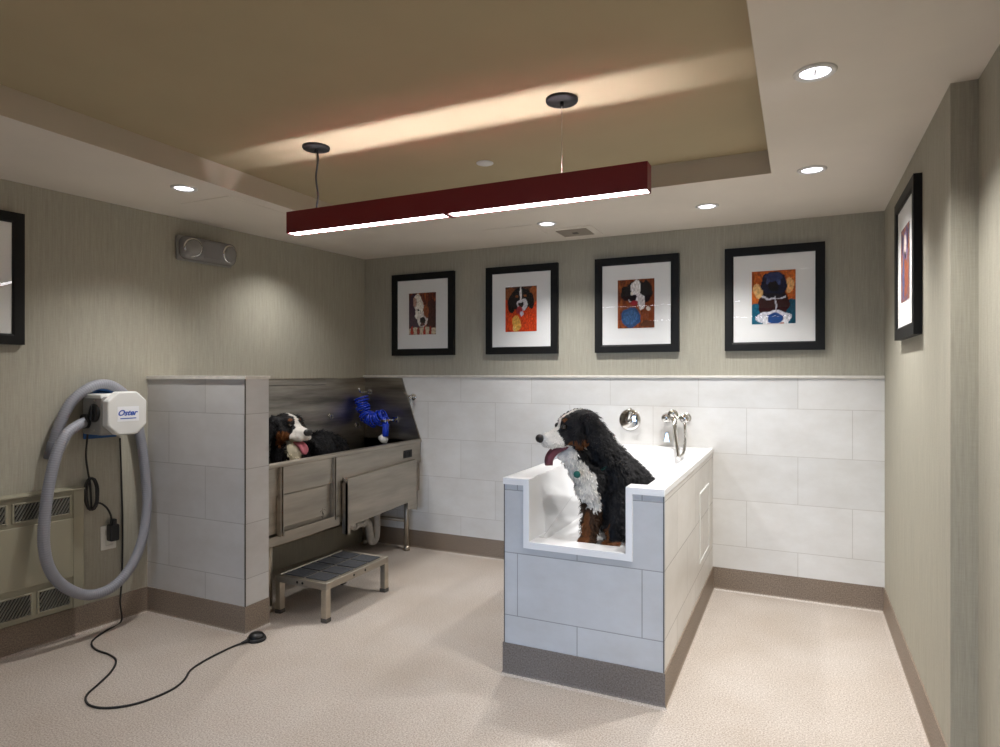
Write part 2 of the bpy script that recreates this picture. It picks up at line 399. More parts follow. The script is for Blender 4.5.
pendant(-2.252, -.508, 2.39, 2.101, 'long maroon box pendant lamp lit above the steel wash station and white bath', 'pendant lamps')

pendant(-1.74, -.10, .585, 2.101, 'second maroon box pendant lamp nearer the viewer', 'pendant lamps')

# ------------------------------------------------------------------ recessed downlights
SPOTS = []
def downlight(x, y, label):
    t = thing('recessed_downlight', label, 'ceiling light', (x, y, CEIL), 0, 'recessed ceiling downlights')
    b = B(); lathe(b, [(.046, -.002), (.050, -.007), (.060, -.007), (.065, -.003), (.065, .001), (.046, .001)], (x, y, CEIL), (0, 0, 1), 32); obj('trim_ring', b, M['ring'], t)
    b = B(); lathe(b, [(.046, -.002), (.030, -.0035), (.030, -.0008), (.046, -.0004)], (x, y, CEIL), (0, 0, 1), 32); obj('reflector', b, M['lens_lit'], t)
    b = B(); lathe(b, [(0, -.004), (.02, -.004), (.028, -.002), (.028, -.0005), (0, -.0005)], (x, y, CEIL), (0, 0, 1), 24); lp = obj('lamp_face', b, M['lens_lit'], t)
    b = B(); box(b, x-.003, x+.003, y-.028, y+.012, CEIL-.0065, CEIL-.003, .001, 1); obj('spring_clip', b, M['steel'], lp)
    SPOTS.append((x, y))
    return t
downlight(.044, 2.292, 'largest and closest recessed downlight, in the ceiling right of the tan tray')
downlight(.052, 3.379, 'recessed downlight just beyond the right corner of the tan tray')
downlight(-.487, 3.854, 'recessed downlight in the ceiling in front of the pug picture')
downlight(-1.48, 3.862, 'recessed downlight beside the square vent, under the maroon pendant')
downlight(-2.916, 2.317, 'recessed downlight in the left ceiling border above the emergency light')
def spot(x, y, w, size=118, blend=1., z=CEIL-.014, rad=.03, col=(1., .985, .975)):
    L = bpy.data.lights.new('downlight_beam', 'SPOT'); L.energy = w; L.spot_size = math.radians(size); L.spot_blend = blend; L.shadow_soft_size = rad; L.color = col
    o = bpy.data.objects.new('downlight_beam', L); o.location = (x, y, z); COL.objects.link(o); return o
for x, y, w in ((.044, 2.292, 98), (.052, 3.379, 98), (-.487, 3.854, 76), (-1.48, 3.862, 76), (-2.916, 2.317, 58), (-3.07, 3.36, 32)): spot(x, y, w)
for x, y, w in ((.05, 1.0, 70), (-2.93, 1.0, 18), (.05, -.4, 22), (-2.93, -.4, 14)): spot(x, y, w)

# sprinkler cover and vent
t = thing('sprinkler_cover', 'small white round sprinkler cover plate on the tan tray behind the pendant', 'sprinkler', (-1.47, 2.944, TRAY))
b = B(); lathe(b, [(0, -.007), (.036, -.006), (.038, -.002), (.038, .001), (0, .001)], (-1.47, 2.944, TRAY), (0, 0, 1), 28); obj('cover_plate', b, M['white'], t)
b = B(); lathe(b, [(.040, -.003), (.044, -.003), (.044, .001), (.040, .001)], (-1.47, 2.944, TRAY), (0, 0, 1), 28); obj('shadow_ring', b, M['ring'], t)  # pale ring around the cover plate
VX0, VX1, VY0, VY1 = -1.50, -1.285, 4.07, 4.27
t = thing('ceiling_vent', 'square painted ceiling vent grille above the second and third pictures', 'vent', ((VX0+VX1)/2, (VY0+VY1)/2, CEIL))
b = B()
for q in ((VX0-.05, VX1+.05, VY0-.05, VY0), (VX0-.05, VX1+.05, VY1, VY1+.05), (VX0-.05, VX0, VY0, VY1), (VX1, VX1+.05, VY0, VY1)): box(b, q[0], q[1], q[2], q[3], CEIL-.005, CEIL+.001)
obj('vent_frame', b, M['soffit'], t)
b = B(); box(b, VX0, VX1, VY0, VY1, CEIL-.0025, CEIL+.001); obj('backing', b, M['ventd'], t)
b = B()
for k in range(11):
    y = VY0+.01+k*.018
    box(b, VX0, VX1, y, y+.009, CEIL-.008, CEIL-.003)
obj('louvre_grille', b, M['vent'], t)
b = B(); box(b, -1.41, -1.37, 4.15, 4.19, CEIL-.011, CEIL-.008, .002); obj('damper_knob', b, M['ventd'], t)

# ------------------------------------------------------------------ framed dog pictures
def paint(seed, bg, shapes, stripes=None):
    """returns a function (s, t) -> linear colour, a painterly portrait"""
    def f(s, t):
        j = noise.noise(Vector((s*7, t*7, seed*3.1)))*.035; k = noise.noise(Vector((s*7, t*7, seed*3.1+50)))*.035
        n = noise.noise(Vector((s*14, t*5+s*4, seed)))
        c = np.array(lin(bg[0] if n < -.05 else (bg[1] if n < .28 else bg[2])))
        for sh in shapes:
            cx, cy, rx, ry, col = sh[:5]; an = sh[5] if len(sh) > 5 else 0
            dx, dy = s+j-cx, t+k-cy
            x = dx*math.cos(an)+dy*math.sin(an); y = -dx*math.sin(an)+dy*math.cos(an)
            if (x/rx)**2+(y/ry)**2 < 1: c = np.array(lin(col))*(1+.35*noise.noise(Vector((s*22, t*16, seed+9))))
        return np.clip(c*(1+.55*noise.noise(Vector((s*31, t*24, seed+30)))+.3*noise.noise(Vector((s*60+t*20, t*50, seed)))), 0, 1)
    return f
ART = {
 'white dog': paint(1, ('#5a2f22', '#7a3a24', '#a55a2c'), [(.2, .5, .22, .5, '#4a3140'), (.85, .45, .2, .4, '#4b2c26'), (.5, .08, .6, .1, '#c9b8a0'), (.12, .08, .05, .12, '#b03022'), (.35, .08, .05, .12, '#8e2a20'), (.58, .08, .05, .12, '#b03022'), (.8, .08, .05, .12, '#8e2a20'),
      (.36, .72, .16, .26, '#e8dfd2', .25), (.45, .52, .22, .2, '#efe8dd', .3), (.5, .36, .19, .17, '#ded6d0'), (.64, .56, .1, .16, '#8c4b2c', .3), (.22, .78, .07, .12, '#b98f80'), (.36, .58, .03, .03, '#15110f'), (.52, .34, .1, .08, '#1c1716'), (.5, .24, .1, .03, '#5a3b3a')]),
 'orange': paint(2, ('#c63d17', '#d94a1a', '#b5380f'), [(.5, .95, .7, .3, '#54301f'), (.15, .85, .2, .14, '#8a4b25'), (.9, .8, .14, .2, '#a4572a'), (.5, .72, .34, .26, '#14100f'), (.2, .62, .12, .2, '#18110f'), (.82, .68, .11, .18, '#18110f'),
      (.5, .84, .04, .14, '#e4ded8'), (.54, .6, .17, .13, '#d9d3d6'), (.36, .78, .05, .03, '#9a5020'), (.64, .8, .05, .03, '#9a5020'), (.5, .6, .09, .06, '#14100f'), (.46, .47, .1, .1, '#a03038'), (.52, .4, .06, .06, '#c7c3d0'), (.36, .18, .13, .17, '#d7a14a', .4), (.3, .08, .06, .06, '#e2bd70')]),
 'frisbee': paint(3, ('#6a3219', '#8a441f', '#9c5527'), [(.85, .5, .2, .4, '#7e3d1c'), (.25, .72, .16, .16, '#191416'), (.78, .74, .16, .22, '#191416'), (.5, .74, .3, .24, '#1c181b'), (.5, .82, .13, .16, '#e9e4e0'), (.52, .6, .22, .12, '#e4dedd'), (.66, .5, .1, .14, '#d9d2d0'), (.38, .72, .03, .03, '#f0ead0'), (.42, .62, .11, .07, '#1c1719'), (.45, .52, .12, .05, '#9e2c34'),
      (.36, .22, .27, .21, '#2b4c78'), (.36, .22, .2, .15, '#3a5f8c'), (.84, .38, .06, .05, '#e1d6c6'), (.8, .08, .2, .06, '#56301e')]),
 'pug': paint(4, ('#b4561d', '#c9661f', '#8e421c'), [(.1, .15, .3, .25, '#0f5d78'), (.92, .2, .22, .25, '#0f4a60'), (.5, .4, .36, .3, '#321414'), (.14, .62, .1, .14, '#e8b878', .3), (.87, .72, .1, .14, '#e6b070', -.3), (.5, .74, .29, .25, '#141a34'), (.5, .88, .2, .1, '#27355f'), (.38, .78, .05, .05, '#3c4d80'), (.62, .78, .05, .05, '#3c4d80'),
      (.5, .7, .12, .09, '#0c0d18'), (.5, .5, .29, .045, '#c9c8d2'), (.5, .53, .27, .05, '#1b1520'), (.55, .38, .02, .14, '#cfd0da'), (.5, .12, .42, .13, '#d9d9e2'), (.52, .1, .25, .1, '#1d4a8a'), (.3, .04, .06, .12, '#e6e6ea'), (.78, .04, .06, .12, '#e6e6ea')]),
 'mottled': paint(5, ('#5b4a62', '#8a5a48', '#a8683e'), [(.5, .7, .3, .22, '#6a5a78'), (.5, .74, .16, .14, '#c9b8b0'), (.5, .3, .34, .26, '#8e4e36'), (.3, .3, .12, .3, '#4e5a80'), (.5, .62, .09, .06, '#241c20'), (.2, .8, .1, .14, '#43364a'), (.8, .8, .1, .14, '#43364a')]),
 'left': paint(6, ('#6a4a32', '#8a6a42', '#a87a4e'), [(.5, .6, .3, .25, '#3a2a22'), (.5, .55, .14, .12, '#d9cfc2'), (.5, .52, .06, .04, '#171312'), (.5, .2, .36, .2, '#7a3a2a')]),
}
FW_, FH_ = .584, .664
def picture(T, art, label):
    """T: picture frame with x to the viewer's right, z up, y into the wall; origin at the bottom centre on the wall face"""
    o = bpy.data.objects.new('framed_dog_picture', None); o.empty_display_size = .1; COL.objects.link(o)
    o.matrix_world = T; ROOT[o.name] = T.copy(); tag(o, label, 'picture', 'framed dog pictures')
    W, H, bw, d = FW_/2, FH_, .054, .032
    b = B()
    out = [(-W, 0), (W, 0), (W, H), (-W, H)]; inn = [(-W+bw, bw), (W-bw, bw), (W-bw, H-bw), (-W+bw, H-bw)]
    pr = [(0., 0.), (0., -d+.006), (.006, -d), (.8, -d), (1., -d+.004), (1., -.003)]
    R = []
    for a, y in pr:
        f = min(a, 1.)
        R.append([b.verts.new((out[i][0]+(inn[i][0]-out[i][0])*f, y, out[i][1]+(inn[i][1]-out[i][1])*f)) for i in range(4)])
    for A, C in zip(R, R[1:]):
        for i in range(4): b.faces.new([A[i], A[(i+1) % 4], C[(i+1) % 4], C[i]])
    b.transform(T); bmesh.ops.recalc_face_normals(b, faces=b.faces); obj('frame', b, M['black'], o)
    b = B(); box(b, -W+bw-.003, W-bw+.003, -.0225, -.002, bw-.003, H-bw+.003, T=T); mt = obj('mat_board', b, M['mount'], o)
    aw, ah, az = .255, .337, .168
    nx, nz = 52, 68; b = B(); cl = b.verts.layers.float_color.new('Col'); g = []
    for k in range(nz+1):
        row = []
        for i in range(nx+1):
            v = b.verts.new((-aw/2+aw*i/nx, -.0240, az+ah*k/nz)); v[cl] = (*ART[art](i/nx, k/nz), 1); row.append(v)
        g.append(row)
    for k in range(nz):
        for i in range(nx): b.faces.new([g[k][i], g[k][i+1], g[k+1][i+1], g[k+1][i]])
    b.transform(T); obj('portrait_print', b, M['paint'], o)
    b = B(); quad(b, *[(x, -.0272, z) for x, z in ((-W+bw-.002, bw-.002), (W-bw+.002, bw-.002), (W-bw+.002, H-bw+.002), (-W+bw-.002, H-bw+.002))]); b.transform(T); obj('glass', b, M['glass'], o)
    return o
for xc, art, lab in ((-2.758, 'white dog', 'black framed picture of a white faced dog with a striped lower edge'), (-1.892, 'orange', 'black framed picture of a dark dog on bright orange'),
                     (-1.027, 'frisbee', 'black framed picture of a black and white dog above a blue disc'), (-.152, 'pug', 'black framed picture of a dark pug with tan ears and teal corners')):
    picture(Matrix.Translation((xc, YB-.0005, 1.57)), art, lab)
picture(Matrix.Translation((XR, 3.405, 1.585)) @ Matrix.Rotation(-PI/2, 4, 'Z'), 'mottled', 'black framed picture on the right side wall')
p = lw(-2.52-FW_/2, 1.568)
picture(Matrix.Translation(p) @ Matrix.Rotation(PI/2+LANG, 4, 'Z'), 'left', 'black framed picture on the left wall, cut by the edge of view')

# ------------------------------------------------------------------ emergency light on the left wall
t = thing('emergency_light', 'clear grey emergency light high on the left wall', 'light', lw(-1.505, 2.14), LANG)
def rbox(b, x0, x1, y0, y1, z0, z1, r, T, seg=4): box(b, x0, x1, y0, y1, z0, z1, r, seg, T)
b = B(); rbox(b, .0, .03, -1.70, -1.31, 2.13, 2.285, .012, LT); obj('back_plate', b, M['greybody'], t, True)
b = B(); rbox(b, .006, .100, -1.697, -1.313, 2.134, 2.281, .045, LT, 6); obj('cover', b, M['clear'], t, True)
for s in (-1.635, -1.375):
    b = B(); lathe(b, [(.0, .02), (.03, .018), (.048, .008), (.052, 0.), (.052, -.02)], LT @ Vector((.092, s, 2.205)), LT.to_3x3() @ Vector((1, -.15 if s < -1.5 else .15, -.1)), 24); lp = obj('lamp_head', b, M['lens'], t)
    b = B(); lathe(b, [(.054, -.012), (.060, -.006), (.060, .002), (.053, .006)], LT @ Vector((.092, s, 2.205)), LT.to_3x3() @ Vector((1, -.15 if s < -1.5 else .15, -.1)), 24); obj('lamp_ring', b, M['chrome'], lp)
b = B(); rbox(b, .085, .101, -1.565, -1.445, 2.15, 2.262, .006, LT); obj('battery_cover', b, M['clear'], t)

# ------------------------------------------------------------------ wall blower with hose
t = thing('dryer_blower', 'white and grey wall mounted dog dryer with a looping grey hose', 'dryer', lw(-2.13, 1.09), LANG)
b = B(); rbox(b, .002, .02, -2.232, -2.06, 1.062, 1.34, .004, LT)
tube(b, [LT @ Vector((.03, -2.165+.085*math.cos(a), 1.30+.045*math.sin(a))) for a in [PI*k/12 for k in range(13)]], .022, 10)
obj('wall_bracket', b, M['blue'], t)
b = B(); rbox(b, .02, .215, -2.245, -2.035, 1.092, 1.305, .012, LT); bd = obj('body', b, M['greybody'], t)
b = B(); box(b, .03, .214, -2.249, -2.036, 1.288, 1.312, .006, 2, LT); obj('top_cover', b, M['white'], bd)
OC = [(-2.24, 1.145), (-2.24, 1.275), (-2.185, 1.325), (-2.085, 1.325), (-2.03, 1.275), (-2.03, 1.145), (-2.085, 1.092), (-2.185, 1.092)]
b = B(); prism(b, OC, .212, .268, 'x', LT, .008); cv = obj('face_cover', b, M['white'], t)
b = B(); box(b, .2675, .2688, -2.19, -2.075, 1.165, 1.245, 0, 1, LT); lb = obj('label_plate', b, M['labelw'], cv)
def text_bm(s, size, shear, T, ext=.0004):
    cu = bpy.data.curves.new('lettering', 'FONT'); cu.body = s; cu.size = size; cu.shear = shear; cu.align_x = 'CENTER'; cu.extrude = ext; cu.offset = .0012
    o = bpy.data.objects.new('lettering', cu); COL.objects.link(o)
    dg = bpy.context.evaluated_depsgraph_get(); me = bpy.data.meshes.new_from_object(o.evaluated_get(dg))
    b = B(); b.from_mesh(me); bpy.data.objects.remove(o); bpy.data.curves.remove(cu); bpy.data.meshes.remove(me)
    b.transform(T); return b
TX = LT @ Matrix.Translation((.2692, -2.139, 1.197)) @ Matrix(((0, 0, 1, 0), (1, 0, 0, 0), (0, 1, 0, 0), (0, 0, 0, 1)))
b = text_bm('Oster', .042, .35, TX); box(b, .2688, .2694, -2.175, -2.09, 1.178, 1.183, 0, 1, LT); obj('lettering', b, M['logo'], lb)
b = B(); lathe(b, [(.044, -.004), (.050, .003), (.050, .010), (.034, .014), (0, .014)], LT @ Vector((.155, -2.245, 1.212)), LT.to_3x3() @ Vector((0, -1, 0)), 24); kb = obj('knob', b, M['blackplastic'], t)
b = B(); box(b, .150, .160, -2.269, -2.257, 1.172, 1.252, .002, 1, LT); obj('knob_grip', b, M['blackplastic'], kb)
for z in (1.115, 1.276):
    b = B(); ball(b, LT @ Vector((.15, -2.247, z)), (.007, .004, .007), 1); obj('screw', b, M['steel'], t)
port = LT @ Vector((.075, -2.245, 1.165)); pd = LT.to_3x3() @ Vector((0, -1, 0))
b = B(); lathe(b, [(.030, -.005), (.040, -.002), (.040, .022), (.031, .024), (.031, 0)], port, pd, 24, False); obj('hose_collar', b, M['blackplastic'], t)
HP = [port+pd*.0] + [on_lw(u, v, o) for u, v, o in ((77, 426, .11), (66, 435, .14), (56, 456, .155), (49, 485, .165), (45, 515, .17), (44, 545, .17), (50, 570, .165), (65, 587, .155), (88, 595, .15), (111, 588, .145), (130, 568, .13), (142, 540, .105), (147, 505, .08), (145, 470, .065), (140, 435, .055), (132, 405, .045), (118, 389, .05), (103, 384, .06), (87, 389, .065), (70, 404, .06), (59, 426, .05), (53, 446, .042))]
hp = spline(HP, .0036)
b = B(); tube(b, hp, .0265, 14, lambda i, n: 1+.05*math.sin(i*2*PI/3.2)); hs = obj('hose', b, M['hose'], t)
e = hp[-1]; dd = (hp[-1]-hp[-8]).normalized()
b = B(); cyl(b, e-dd*.02, e+dd*.07, .031, 16, .027, .003); obj('hose_end_cuff', b, M['cuff'], hs)
# mains lead: drops, hangs in a coil and runs to the outlet
L0 = LT @ Vector((.06, -2.235, 1.1))
P = [L0] + [on_lw(u, v, .03) for u, v in ((86, 455), (88, 472), (90, 484))]
co = []
for k in range(46):
    a = k*2*PI/9; ph = k/45
    co.append(on_lw(91.5+6.0*math.cos(a+1.6)+1.2*math.sin(k), 494+16*math.sin(a+1.6), .028+.018*ph+.004*math.sin(k*1.3)))
P += co + [on_lw(u, v, .05) for u, v in ((98, 503), (106, 507), (111, 516), (111, 524))]
b = B(); tube(b, spline(P, .012), .0052, 8); ld = obj('mains_lead', b, M['rubber'], t)
b = B(); q = on_lw(109.5, 531, .0)
PT = Matrix.Translation(q) @ Matrix.Rotation(LANG, 4, 'Z')
box(b, .012, .062, -.026, .026, -.05, .045, .01, 3, PT); box(b, .03, .06, -.012, .012, .03, .075, .006, 2, PT); obj('plug', b, M['blackplastic'], ld)
# wall outlet
q = on_lw(108, 537, .0); PT = Matrix.Translation(q) @ Matrix.Rotation(LANG, 4, 'Z')
t = thing('wall_outlet', 'white wall outlet with a black plug in it below the blower', 'outlet', q, LANG)
b = B(); box(b, .0, .008, -.042, .042, -.068, .068, .003, 2, PT); obj('cover_plate', b, M['plateW'], t)
for z in (-.028, .028):
    b = B(); box(b, .007, .0105, -.02, .02, z-.018, z+.018, .006, 2, PT); obj('socket_face', b, M['plateW'], t)
# foot switch and its cord
CP = [on_lw(120, 438, .035), on_lw(121.5, 480, .012), on_lw(122.5, 520, .014), on_lw(122.5, 555, .014), on_lw(121.6, 582, .03), on_lw(120.2, 602, .05)]
CF = [(115, 620), (106, 630.6), (94.5, 638.6), (91.5, 644.4), (96.8, 650), (109.4, 654.7), (115.9, 660.5), (111.7, 670.8), (99, 683.5), (87.6, 693.8), (85.8, 700.7), (91, 705.8), (106, 708), (129, 705.3), (152, 698.4), (172.7, 689), (184, 680), (191, 669.7), (207, 659.3), (230, 647.8), (250, 639.5)]
fl = [on_floor(u, v, .0052) for u, v in CF]
for q in fl: q.x = max(q.x, lwx(q.y)+.036); 
fc = on_floor(256.5, 640, 0.)
t = thing('foot_switch', 'round black foot switch with a thin cord on the floor by the partition', 'switch', fc)
b = B(); lathe(b, [(0, 0), (.046, 0), (.05, .006), (.046, .018), (0, .02)], fc, (0, 0, 1), 28); obj('base', b, M['rubber'], t)
b = B(); lathe(b, [(.043, .016), (.041, .026), (.03, .038), (.012, .043), (0, .043)], fc, (0, 0, 1), 28); obj('pedal_dome', b, M['blackplastic'], t, True)
b = B(); dv = (fl[-2]-fc); dv.z = 0; dv.normalize(); tube(b, spline(CP+fl[:-1]+[fc+dv*.05+UP*.010], .012), .0048, 8); obj('cord', b, M['rubber'], t)
b = B(); cyl(b, fc+dv*.085+UP*.009, fc+dv*.045+UP*.012, .006, 12, .011); obj('strain_relief', b, M['rubber'], t)

# ------------------------------------------------------------------ convector unit on the left wall
t = thing('convector_heater', 'cream metal convector heater on the left wall behind the hose', 'heater', lw(-2.6, .19), LANG)
S0, S1, ZB, ZT, DP = -3.65, -2.262, .175, .800, .085
b = B(); box(b, 0, DP-.012, S0, S1, ZB, ZT, .004, 2, LT); obj('casing', b, M['casing'], t)
b = B(); box(b, DP-.014, DP-.006, S1-.055, S1, ZB, ZT, .003, 1, LT); obj('end_trim', b, M['casing'], t)
def louvre(z0, z1, s0, s1, n, tilt, name):
    b = B()
    box(b, DP-.014, DP-.004, s0-.010, s0, z0-.008, z1+.008, .002, 1, LT); box(b, DP-.014, DP-.004, s1, s1+.010, z0-.008, z1+.008, .002, 1, LT)
    box(b, DP-.014, DP-.004, s0, s1, z0-.008, z0, .002, 1, LT); box(b, DP-.014, DP-.004, s0, s1, z1, z1+.008, .002, 1, LT)
    g = obj(name, b, M['casing'], t)
    b = B(); box(b, DP-.0125, DP-.0115, s0, s1, z0, z1, 0, 1, LT); obj('grille_backing', b, M['dark'], g)
    b = B(); k = int((s1-s0+z1-z0)/.016)
    for i in range(k):
        q0 = s0+i*.016; h = z1-z0
        a0, c0 = q0, z1; a1, c1 = q0-h*tilt, z0
        if a1 < s0: f = (a0-s0)/(a0-a1); c1 = c0-(c0-c1)*f; a1 = s0
        if a0 > s1: f = (a0-s1)/(a0-a1); c0 = c0-(c0-c1)*f; a0 = s1
        if a0-a1 < .004: continue
        prism(b, [(a1-.0035, c1), (a1+.0035, c1), (a0+.0035, c0), (a0-.0035, c0)], DP-.012, DP-.003, 'x', LT)
    obj('grille_bars', b, M['grille'], g)
for s0, s1 in ((-2.585, -2.335), (-2.885, -2.625), (-3.2, -2.925)): louvre(.685, .768, s0, s1, 12, .55, 'top_grille')
for s0, s1 in ((-2.475, -2.335), (-2.655, -2.515), (-2.835, -2.695), (-3.015, -2.875)): louvre(.205, .305, s0, s1, 10, .6, 'bottom_grille')
b = B(); box(b, DP-.014, DP-.002, S0, S1-.055, .345, .655, .003, 2, LT); obj('front_panel', b, M['casing'], t)
b = B(); box(b, -.0, DP+.004, S0, S1, ZT, ZT+.012, .004, 2, LT); obj('top_lid', b, M['casing'], t)

# ------------------------------------------------------------------ steel wash station
XT = -2.78; Y0, Y1 = 2.733, 4.402
t = thing('steel_dog_wash', 'stainless steel dog wash station in the back left corner', 'dog wash', (-3.1, 3.58, 0))
def bx(y): return lwx(y)+.004
b = B()
FZ = .50
prism(b, [(XT-.02, Y0), (XT-.02, Y1), (bx(Y1), Y1), (bx(Y0), Y0)], FZ-.02, FZ)              # basin floor
prism(b, [(XT-.02, Y0), (XT-.02, Y0+.012), (bx(Y0+.012), Y0+.012), (bx(Y0), Y0)], FZ, 1.386)   # side against the partition
prism(b, [(XT-.02, Y1-.01), (XT-.02, Y1), (bx(Y1), Y1), (bx(Y1-.01), Y1-.01)], FZ, .885)
obj('basin', b, M['steel_dark'], t)
b = B(); prism(b, [(XT-.02, FZ-.02), (XT-.02, .868), (XT, .868), (XT, .705), (XT-.012, .705), (XT-.012, FZ-.02)], Y0, Y1, 'y', None); obj('front_panel', b, M['steel'], t)
b = B(); box(b, XT-.034, XT+.012, Y0-.004, Y1, .866, .896, .01, 4); obj('rolled_rim', b, M['steel'], t, True)
b = B(); prism(b, [(bx(Y0)+.012, Y0), (bx(Y1)+.012, Y1), (bx(Y1), Y1), (bx(Y0), Y0)], FZ, 1.2)
prism(b, [(bx(Y0)+.020, Y0), (bx(Y1)+.020, Y1), (bx(Y1), Y1), (bx(Y0), Y0)], 1.2, 1.386); sp = obj('back_splash', b, M['steel_dark'], t)
b = B(); prism(b, [(bx(Y1), .60), (XT, .875), (XT, .90), (-2.957, 1.386), (bx(Y1), 1.386)], Y1-.010, Y1, 'y'); obj('side_splash', b, M['steel_dark'], t)
b = B(); box(b, .025, .065, -1.55, -.50, 1.335, 1.382, .006, 2, LT); obj('overhead_rail', b, M['steel_dark'], t)
for s, z in ((-.42, 1.09), (-.12, 1.0)):
    b = B(); c = LT @ Vector((.028, s, z)); lathe(b, [(0, -.01), (.02, -.01), (.022, -.004), (.012, 0), (0, 0)], c, LT.to_3x3() @ Vector((1, 0, 0)), 16)
    tube(b, [c+LT.to_3x3() @ Vector((.008, .018*math.cos(a), .018*math.sin(a)-.01)) for a in [2*PI*k/14 for k in range(15)]], .003, 6); obj('tether_ring', b, M['chrome'], t)
# entry door in its channels
b = B(); box(b, XT-.004, XT+.006, 2.865, 3.322, .705, .872, .003, 1); dr = obj('door', b, M['steel'], t)
b = B(); box(b, XT-.010, XT-.002, 2.885, 3.27, .505, .697, .003, 1); obj('door_lower_panel', b, M['steel'], dr)
for y0, y1, nm in ((2.842, 2.868, 'door_channel'), (3.316, 3.342, 'door_channel')):
    b = B(); prism(b, [(XT-.01, y0), (XT+.022, y0), (XT+.022, y0+.005), (XT-.004, y0+.005), (XT-.004, y1-.005), (XT+.022, y1-.005), (XT+.022, y1), (XT-.01, y1)], .462, .872); obj(nm, b, M['steel'], t)
b = B(); prism(b, [(XT-.01, .462), (XT+.024, .462), (XT+.024, .488), (XT+.019, .488), (XT+.019, .467), (XT-.01, .467)], 2.868, 3.316, 'y'); obj('door_sill_channel', b, M['steel'], t)
b = B(); prism(b, [(XT, .466), (XT, .415), (XT-.10, .405), (XT-.10, .466)], Y0+.02, 3.40, 'y'); obj('apron', b, M['steel'], t)
# lower skirt with a lug at each end
XS = XT+.034
pl_ = [(3.437, .690), (3.437, .345), (3.468, .345), (3.468, .395), (4.165, .425), (4.165, .375), (4.30, .345), (4.30, .735)]
b = B(); prism(b, [(XS, .700), (XT, .728), (XT, .705), (XS-.012, .690), (XS-.012, .345), (XS, .345)], 3.43, 3.442, 'y')
prism(b, pl_, XS-.01, XS, 'x'); prism(b, [(3.437, .69), (4.30, .735), (4.30, .745), (3.437, .715)], XT, XS, 'x'); prism(b, [(4.295, .345), (4.30, .345), (4.30, .735), (4.295, .735)], XT-.05, XS, 'x')
box(b, XT-.004, XS, 3.43, 3.437, .345, .69); obj('lower_skirt', b, M['steel'], t)
for x, y in ((XT-.09, 4.335), (-3.28, 4.33), (XT-.09, 2.86), (-3.38, 2.86)):
    b = B(); cyl(b, (x, y, .03), (x, y, FZ-.02), .021, 16); lg = obj('leg', b, M['steel_leg'], t)
    b = B(); lathe(b, [(.026, .0), (.026, .02), (.022, .04), (0, .04)], (x, y, 0.001), (0, 0, 1), 16); obj('leg_foot', b, M['steel_leg'], lg)
b = B(); cyl(b, (-3.28, 2.88, .24), (-3.26, 4.33, .24), .016, 12); cyl(b, (-3.28, 4.335, .24), (XT-.09, 4.335, .24), .014, 12); obj('cross_rail', b, M['steel_leg'], t)
xd = -3.12
b = B(); tube(b, spline([Vector((xd, 3.93, .5)), Vector((xd, 3.93, .31)), Vector((xd, 3.95, .255)), Vector((xd, 4.0, .25)), Vector((xd, 4.11, .25)), Vector((xd, 4.165, .22)), Vector((xd, 4.185, .13)), Vector((xd, 4.205, .075)), Vector((xd, 4.25, .075)), Vector((xd, 4.272, .13)), Vector((xd, 4.275, .3)), Vector((xd, 4.275, .48))], .015), .03, 14); dp = obj('drain_pipe', b, M['whitepipe'], t)
for p0, p1 in (((xd, 4.275, .28), (xd, 4.275, .32)), ((xd, 4.08, .25), (xd, 4.115, .25)), ((xd, 3.975, .252), (xd, 4.005, .25))):
    b = B(); cyl(b, p0, p1, .039, 16, None, .004); obj('pipe_collar', b, M['whitepipe'], dp)
# switch plate on the rim band
b = B(); box(b, XT-.002, XT+.006, 4.155, 4.27, .765, .825, .003, 1); pp = obj('switch_plate', b, M['blackplastic'], t)
for y in (4.168, 4.222):
    b = B(); box(b, XT+.005, XT+.010, y, y+.036, .775, .815, .004, 2); obj('rocker_switch', b, M['rubber'], pp)

# blue coil sprayer
t = thing('spray_hose', 'bright blue coiled spray hose hanging in the steel wash station', 'spray hose', (-3.12, 4.39, 1.2))
ax = spline([Vector((-3.285, 4.285, 1.225)), Vector((-3.255, 4.285, 1.13)), Vector((-3.205, 4.285, 1.055)), Vector((-3.12, 4.285, 1.055)), Vector((-3.045, 4.285, 1.09))], .004)
N = len(ax); hx = []
for i, p in enumerate(ax):
    d = (ax[min(i+1, N-1)]-ax[max(i-1, 0)]).normalized(); x = Vector((0, 1, 0)); y = d.cross(x)
    for k in range(4):
        a = (i*4+k)/4*2*PI/5.2; r = .052+.009*math.sin(i*.37)+.004*math.sin(i*1.7)
        hx.append(p+d*.001*k+(x*math.cos(a)*.9+y*math.sin(a))*r)
b = B(); tube(b, hx, .0075, 7); obj('coiled_hose', b, M['hoseblue'], t, True)
b = B(); tube(b, spline([hx[-1], Vector((-3.02, 4.25, 1.07)), Vector((-2.99, 4.24, 1.02)), Vector((-3.005, 4.235, .985))], .01), .008, 8); obj('hose_tail', b, M['hoseblue'], t)
b = B(); cyl(b, (-3.005, 4.24, 1.02), (-3.01, 4.24, .92), .026, 16, .024, .004); cyl(b, (-3.03, 4.24, 1.07), (-3.015, 4.24, 1.01), .012, 12, .016, .002); hd = obj('spray_handle', b, M['hoseblue'], t)
b = B(); lathe(b, [(.018, 0), (.036, .012), (.042, .036), (.032, .046), (0, .046)], (-3.01, 4.24, .918), (-.55, 0, -.6), 20); obj('spray_head', b, M['white'], hd)
b = B(); cyl(b, (-3.015, 4.392, 1.045), (-3.015, 4.24, 1.045), .008, 12); box(b, -3.04, -2.99, 4.386, 4.394, 1.02, 1.07, .003, 1); box(b, -3.04, -2.992, 4.215, 4.265, 1.035, 1.055, .004, 2); obj('wall_holder', b, M['chrome'], t)
